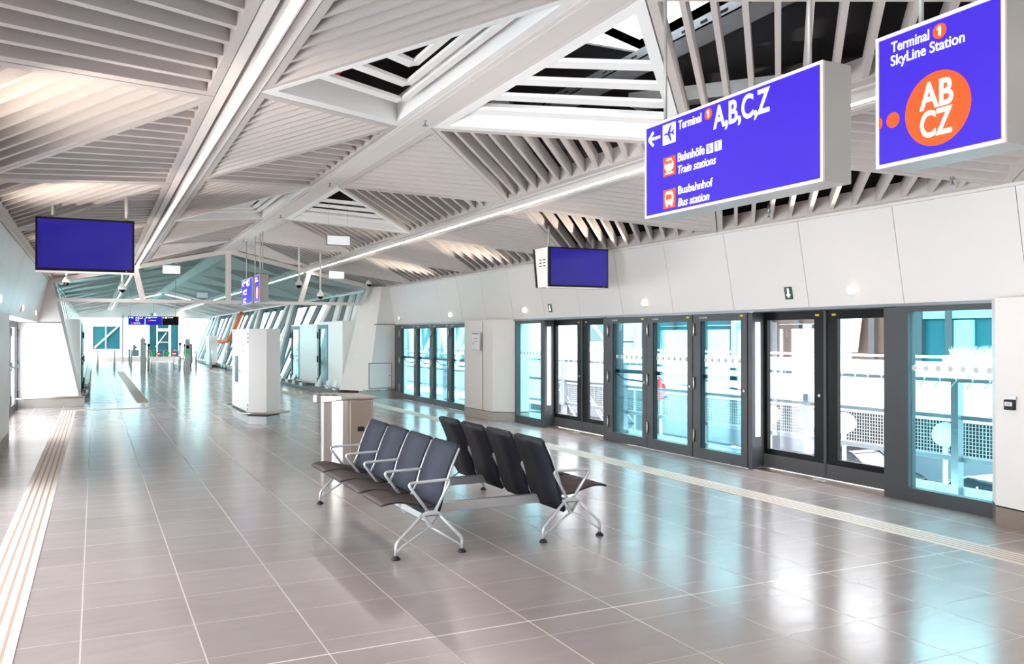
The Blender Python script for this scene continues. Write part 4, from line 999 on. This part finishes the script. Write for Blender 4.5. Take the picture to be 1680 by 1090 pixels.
for y in (9.5, 11.4, 12.2, 13.4, 14.2, 15.6, 17.1, 18.2, 19.25, 21.2, 22.6, 24): mb.box((17.88, y - .09, 1.0), (18, y + .09, 4.4))
mb.build('mullion', 'frame', nbuild)
MB().box((17.85, -4, 2.33), (18, 14.1, 2.55)).build('lintel_band', 'outwhite', nbuild); MB().box((17.9, -4, 2.13), (18, 14.1, 2.33)).build('blind_box', 'farpale', nbuild); MB().box((17.9, 19.3, 2.3), (18, 26, 2.45)).build('lintel_band', 'outwhite', nbuild)
mb = MB()
for y, wd, h in ((12.8, .5, 2.2), (16.3, .55, 2.4), (17.7, .3, 2.1), (20.3, .5, 2.3), (10.4, .6, 2.3)): mb.box((17.93, y, 1.1), (17.99, y + wd, 1.1 + h * .45))
mb.build('door', 'farpale', nbuild)
MB().box((15.5, -4, 4.3), (18.2, 30, 4.5)).build('canopy', 'outwhite', nbuild)
MB().box((22, -6, -4), (22.2, 16, -2.9)).build('low_wall', 'galv', nbuild) if False else None
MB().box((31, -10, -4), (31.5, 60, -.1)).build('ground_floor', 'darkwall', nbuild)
MB().box((28.8, -10, -4), (28.9, 50, -2.7)).build('low_wall', 'asphalt', nbuild)
fv = MB(); fv.loft([(17.8, 16.0, 1.3), (17.85, 16.0, 1.3), (17.85, 16.6, 1.3), (17.8, 16.6, 1.3)], [(17.8, 15.75, 2.9), (17.85, 15.75, 2.9), (17.85, 15.9, 2.9), (17.8, 15.9, 2.9)]); tag(fv.build('banner', 'outwhite'), 'pale hanging banner in the brown facade window', 'banner')
pg = thing('planter', (15.6, 11, 1.2), 'long white balcony planter with spiky pale grass', 'planter')
MB().box((15.3, 9.6, 1.2), (15.7, 11.6, 1.33)).build('trough', 'outwhite', pg)
mb = MB()
for i in range(420):
    y = random.uniform(9.7, 11.5); x = random.uniform(15.35, 15.65); a = random.uniform(-.12, .12); h = random.uniform(.12, .22)
    mb.face([(x, y - .012, 1.33), (x, y + .012, 1.33), (x + a * .4, y + a, 1.33 + h)])
mb.build('grass', 'grass', pg, kind='stuff')
# second white block, scaffold and bridge truss further up
wb = thing('building', (24, 36, -4), 'bright white building block seen through the far sliding door', 'building')
MB().box((19.5, 27, 1.25), (26, 42, 9)).build('wall', 'outwhite', wb)
MB().box((19.4, 31, 1.5), (19.5, 33.2, 5.5)).build('window_strip', 'farglass', wb)
sf = thing('scaffold', (17.5, 29, -4), 'white tubular scaffold tower beyond the mesh fence', 'scaffold')
mb = MB()
for x in (16.5, 17.7):
    for y in (26, 28, 30, 32): mb.tube([(x, y, -4), (x, y, 4.5)], .04, 6)
    for z in (-3, -1.5, 0, 1.5, 3.0, 4.4): mb.tube([(x, 26, z), (x, 32, z)], .035, 6)
    for j, z in enumerate((-3, -1.5, 0, 1.5, 3.0)):
        for y in (26, 28, 30): mb.tube([(x, y, z), (x, y + 2, z + 1.5)] if j % 2 else [(x, y + 2, z), (x, y, z + 1.5)], .03, 6)
mb.build('tube_frame', 'outwhite', sf)
mb = MB()
for z in (-1.5, 1.5): mb.box((16.5, 26, z), (17.7, 32, z + .05))
mb.build('deck', 'brown', sf)
br = thing('bridge_truss', (13, 34, 0), 'white diagonal bridge truss beyond the row of five glass doors', 'bridge')
mb = MB()
for y in (26.5, 30.5, 34.5, 38.5): mb.bar((12.5, y, -4), (12.9, y + 2, 4.5), .5, .3); mb.bar((12.6, y + 4, .8), (12.6, y + .4, 3.6), .12, .12); mb.bar((12.6, y, .8), (12.6, y + 3.6, 3.6), .12, .12)
mb.box((12.4, 26, .3), (12.6, 48, .8)); mb.box((12.4, 26, -.6), (12.5, 48, -.4)); mb.build('member', 'outwhite', br)
MB().box((14.2, 30, -4), (14.4, 44, 3.0)).build('backing_wall', 'tealwall', br)
mb = MB(); mb.box((13, 24, -.5), (13.3, 48, .25)); mb.build('parapet', 'outwhite', br)
# globe lamps
for (y, lab) in ((10.35, 'white globe street lamp at the edge of the fixed window beside the wall'), (12.82, 'white globe street lamp in the fixed window next to the sliding door'), (14.3, None), (15.67, 'white globe street lamp seen through the near leaf of the first sliding door'), (16.9, 'white globe street lamp overlapped by a fence post in the first sliding door'), (18.3, 'white globe street lamp at the far edge of the first sliding door')):
    if not lab: continue
    o = thing('globe_lamp', (17, y, -4), lab, 'street lamp', 'globe street lamps below the parapet')
    MB().lathe((17, y, -4), [(.07, 0), (.05, 3.1), (.05, 3.25)], 12).build('post', 'outwhite', o)
    MB().lathe((17, y, -.72), [(.04, -.06), (.09, 0), (.2, .05), (.27, .15), (.28, .26), (.25, .38), (.15, .48), (.04, .52)], 20).build('globe', 'bright', o)
def car(cx, cy, m, lab, L=4.5):
    """side profile across y (front towards -y)"""
    o = thing('car', (cx, cy, -4), lab, 'car', None); z = -4.0; W = .9
    f = cy - L / 2
    low = [(0, .35), (.05, .62), (.35, .74), (1.25, .90), (3.9, .98), (4.4, .88), (4.5, .55), (4.45, .32)]
    b = MB()
    A = [(cx - W, f + y, z + h) for y, h in low]; B = [(cx + W, f + y, z + h) for y, h in low]; b.loft(A, B); b.build('body', m, o, bevel=.05)
    cab = [(1.2, .88), (2.0, 1.38), (3.0, 1.44), (3.75, 1.25), (4.25, .95)]
    c = MB(); c.loft([(cx - .78 + .0, f + y, z + h) for y, h in cab], [(cx + .78, f + y, z + h) for y, h in cab]); c.build('greenhouse', 'carglass', o, bevel=.06)
    r = MB(); r.loft([(cx - .68, f + y, z + h) for y, h in ((1.95, 1.37), (2.2, 1.43), (3.0, 1.47), (3.7, 1.28), (3.0, 1.43), (2.2, 1.38))], [(cx + .68, f + y, z + h) for y, h in ((1.95, 1.37), (2.2, 1.43), (3.0, 1.47), (3.7, 1.28), (3.0, 1.43), (2.2, 1.38))]); r.build('roof', m, o)
    for sx in (-1, 1):
        p = MB(); xx = cx + sx * .80
        p.bar((xx, f + 1.2, z + .9), (xx * 1 - sx * .08, f + 2.0, z + 1.40), .05, .04); p.bar((xx, f + 2.75, z + .95), (xx - sx * .08, f + 2.75, z + 1.44), .07, .04); p.bar((xx - sx * .08, f + 2.0, z + 1.40), (xx - sx * .1, f + 3.1, z + 1.45), .04, .04); p.bar((xx - sx * .1, f + 3.1, z + 1.45), (xx, f + 4.25, z + .95), .06, .04)
        p.build('pillar_trim', m, o)
        MB().box((xx + sx * .08 - .06, f + 1.45, z + .92), (xx + sx * .08 + .06, f + 1.62, z + 1.04)).build('mirror', m, o)
        for wy in (.85, 3.6): MB().lathe((cx + sx * .78, f + wy, z + .33), [(.30, -.1), (.33, -.06), (.33, .1), (.2, .13)], 20, (sx, 0, 0)).build('wheel', 'tyre', o)
    MB().box((cx - .89 - .02, f + 2.0, z + .6), (cx - .89, f + 2.12, z + .7)).build('door_badge', 'blue2', o) if m == 'carblack' else None
car(26.0, 23.2, 'carblack', 'dark grey car parked outside behind the near leaf of the sliding door'); car(21.6, 25.2, 'carwhite', 'white car seen low in the far leaf of the first sliding door')
car(24.6, 16.4, 'carwhite', 'silver car parked outside below the fixed window')
ns = thing('no_entry_sign', (14, 18.6, -4), 'round pink-red traffic sign outside behind the middle framed door', 'traffic sign')
MB().tube([(14, 19.3, -4), (14, 19.3, .0)], .04).build('post', 'silver', ns); MB().lathe((13.95, 19.3, .25), [(.3, 0), (.3, .02)], 24, (-1, 0, 0)).build('disc', 'red', ns); MB().box((13.92, 19.1, .21), (13.93, 19.5, .29)).build('bar', 'letter', ns)
cmb = thing('ventilation_cowl', (9.1, 11.6, -.5), 'small white rounded cowl outside the third framed door', 'vent')
MB().box((8.85, 11.35, -.5), (9.1, 11.75, -.15)).build('body', 'white', cmb, bevel=.06); MB().lathe((8.85, 11.55, -.3), [(.1, 0), (.1, .02)], 16, (-1, 0, 0)).build('grille', 'frame', cmb)
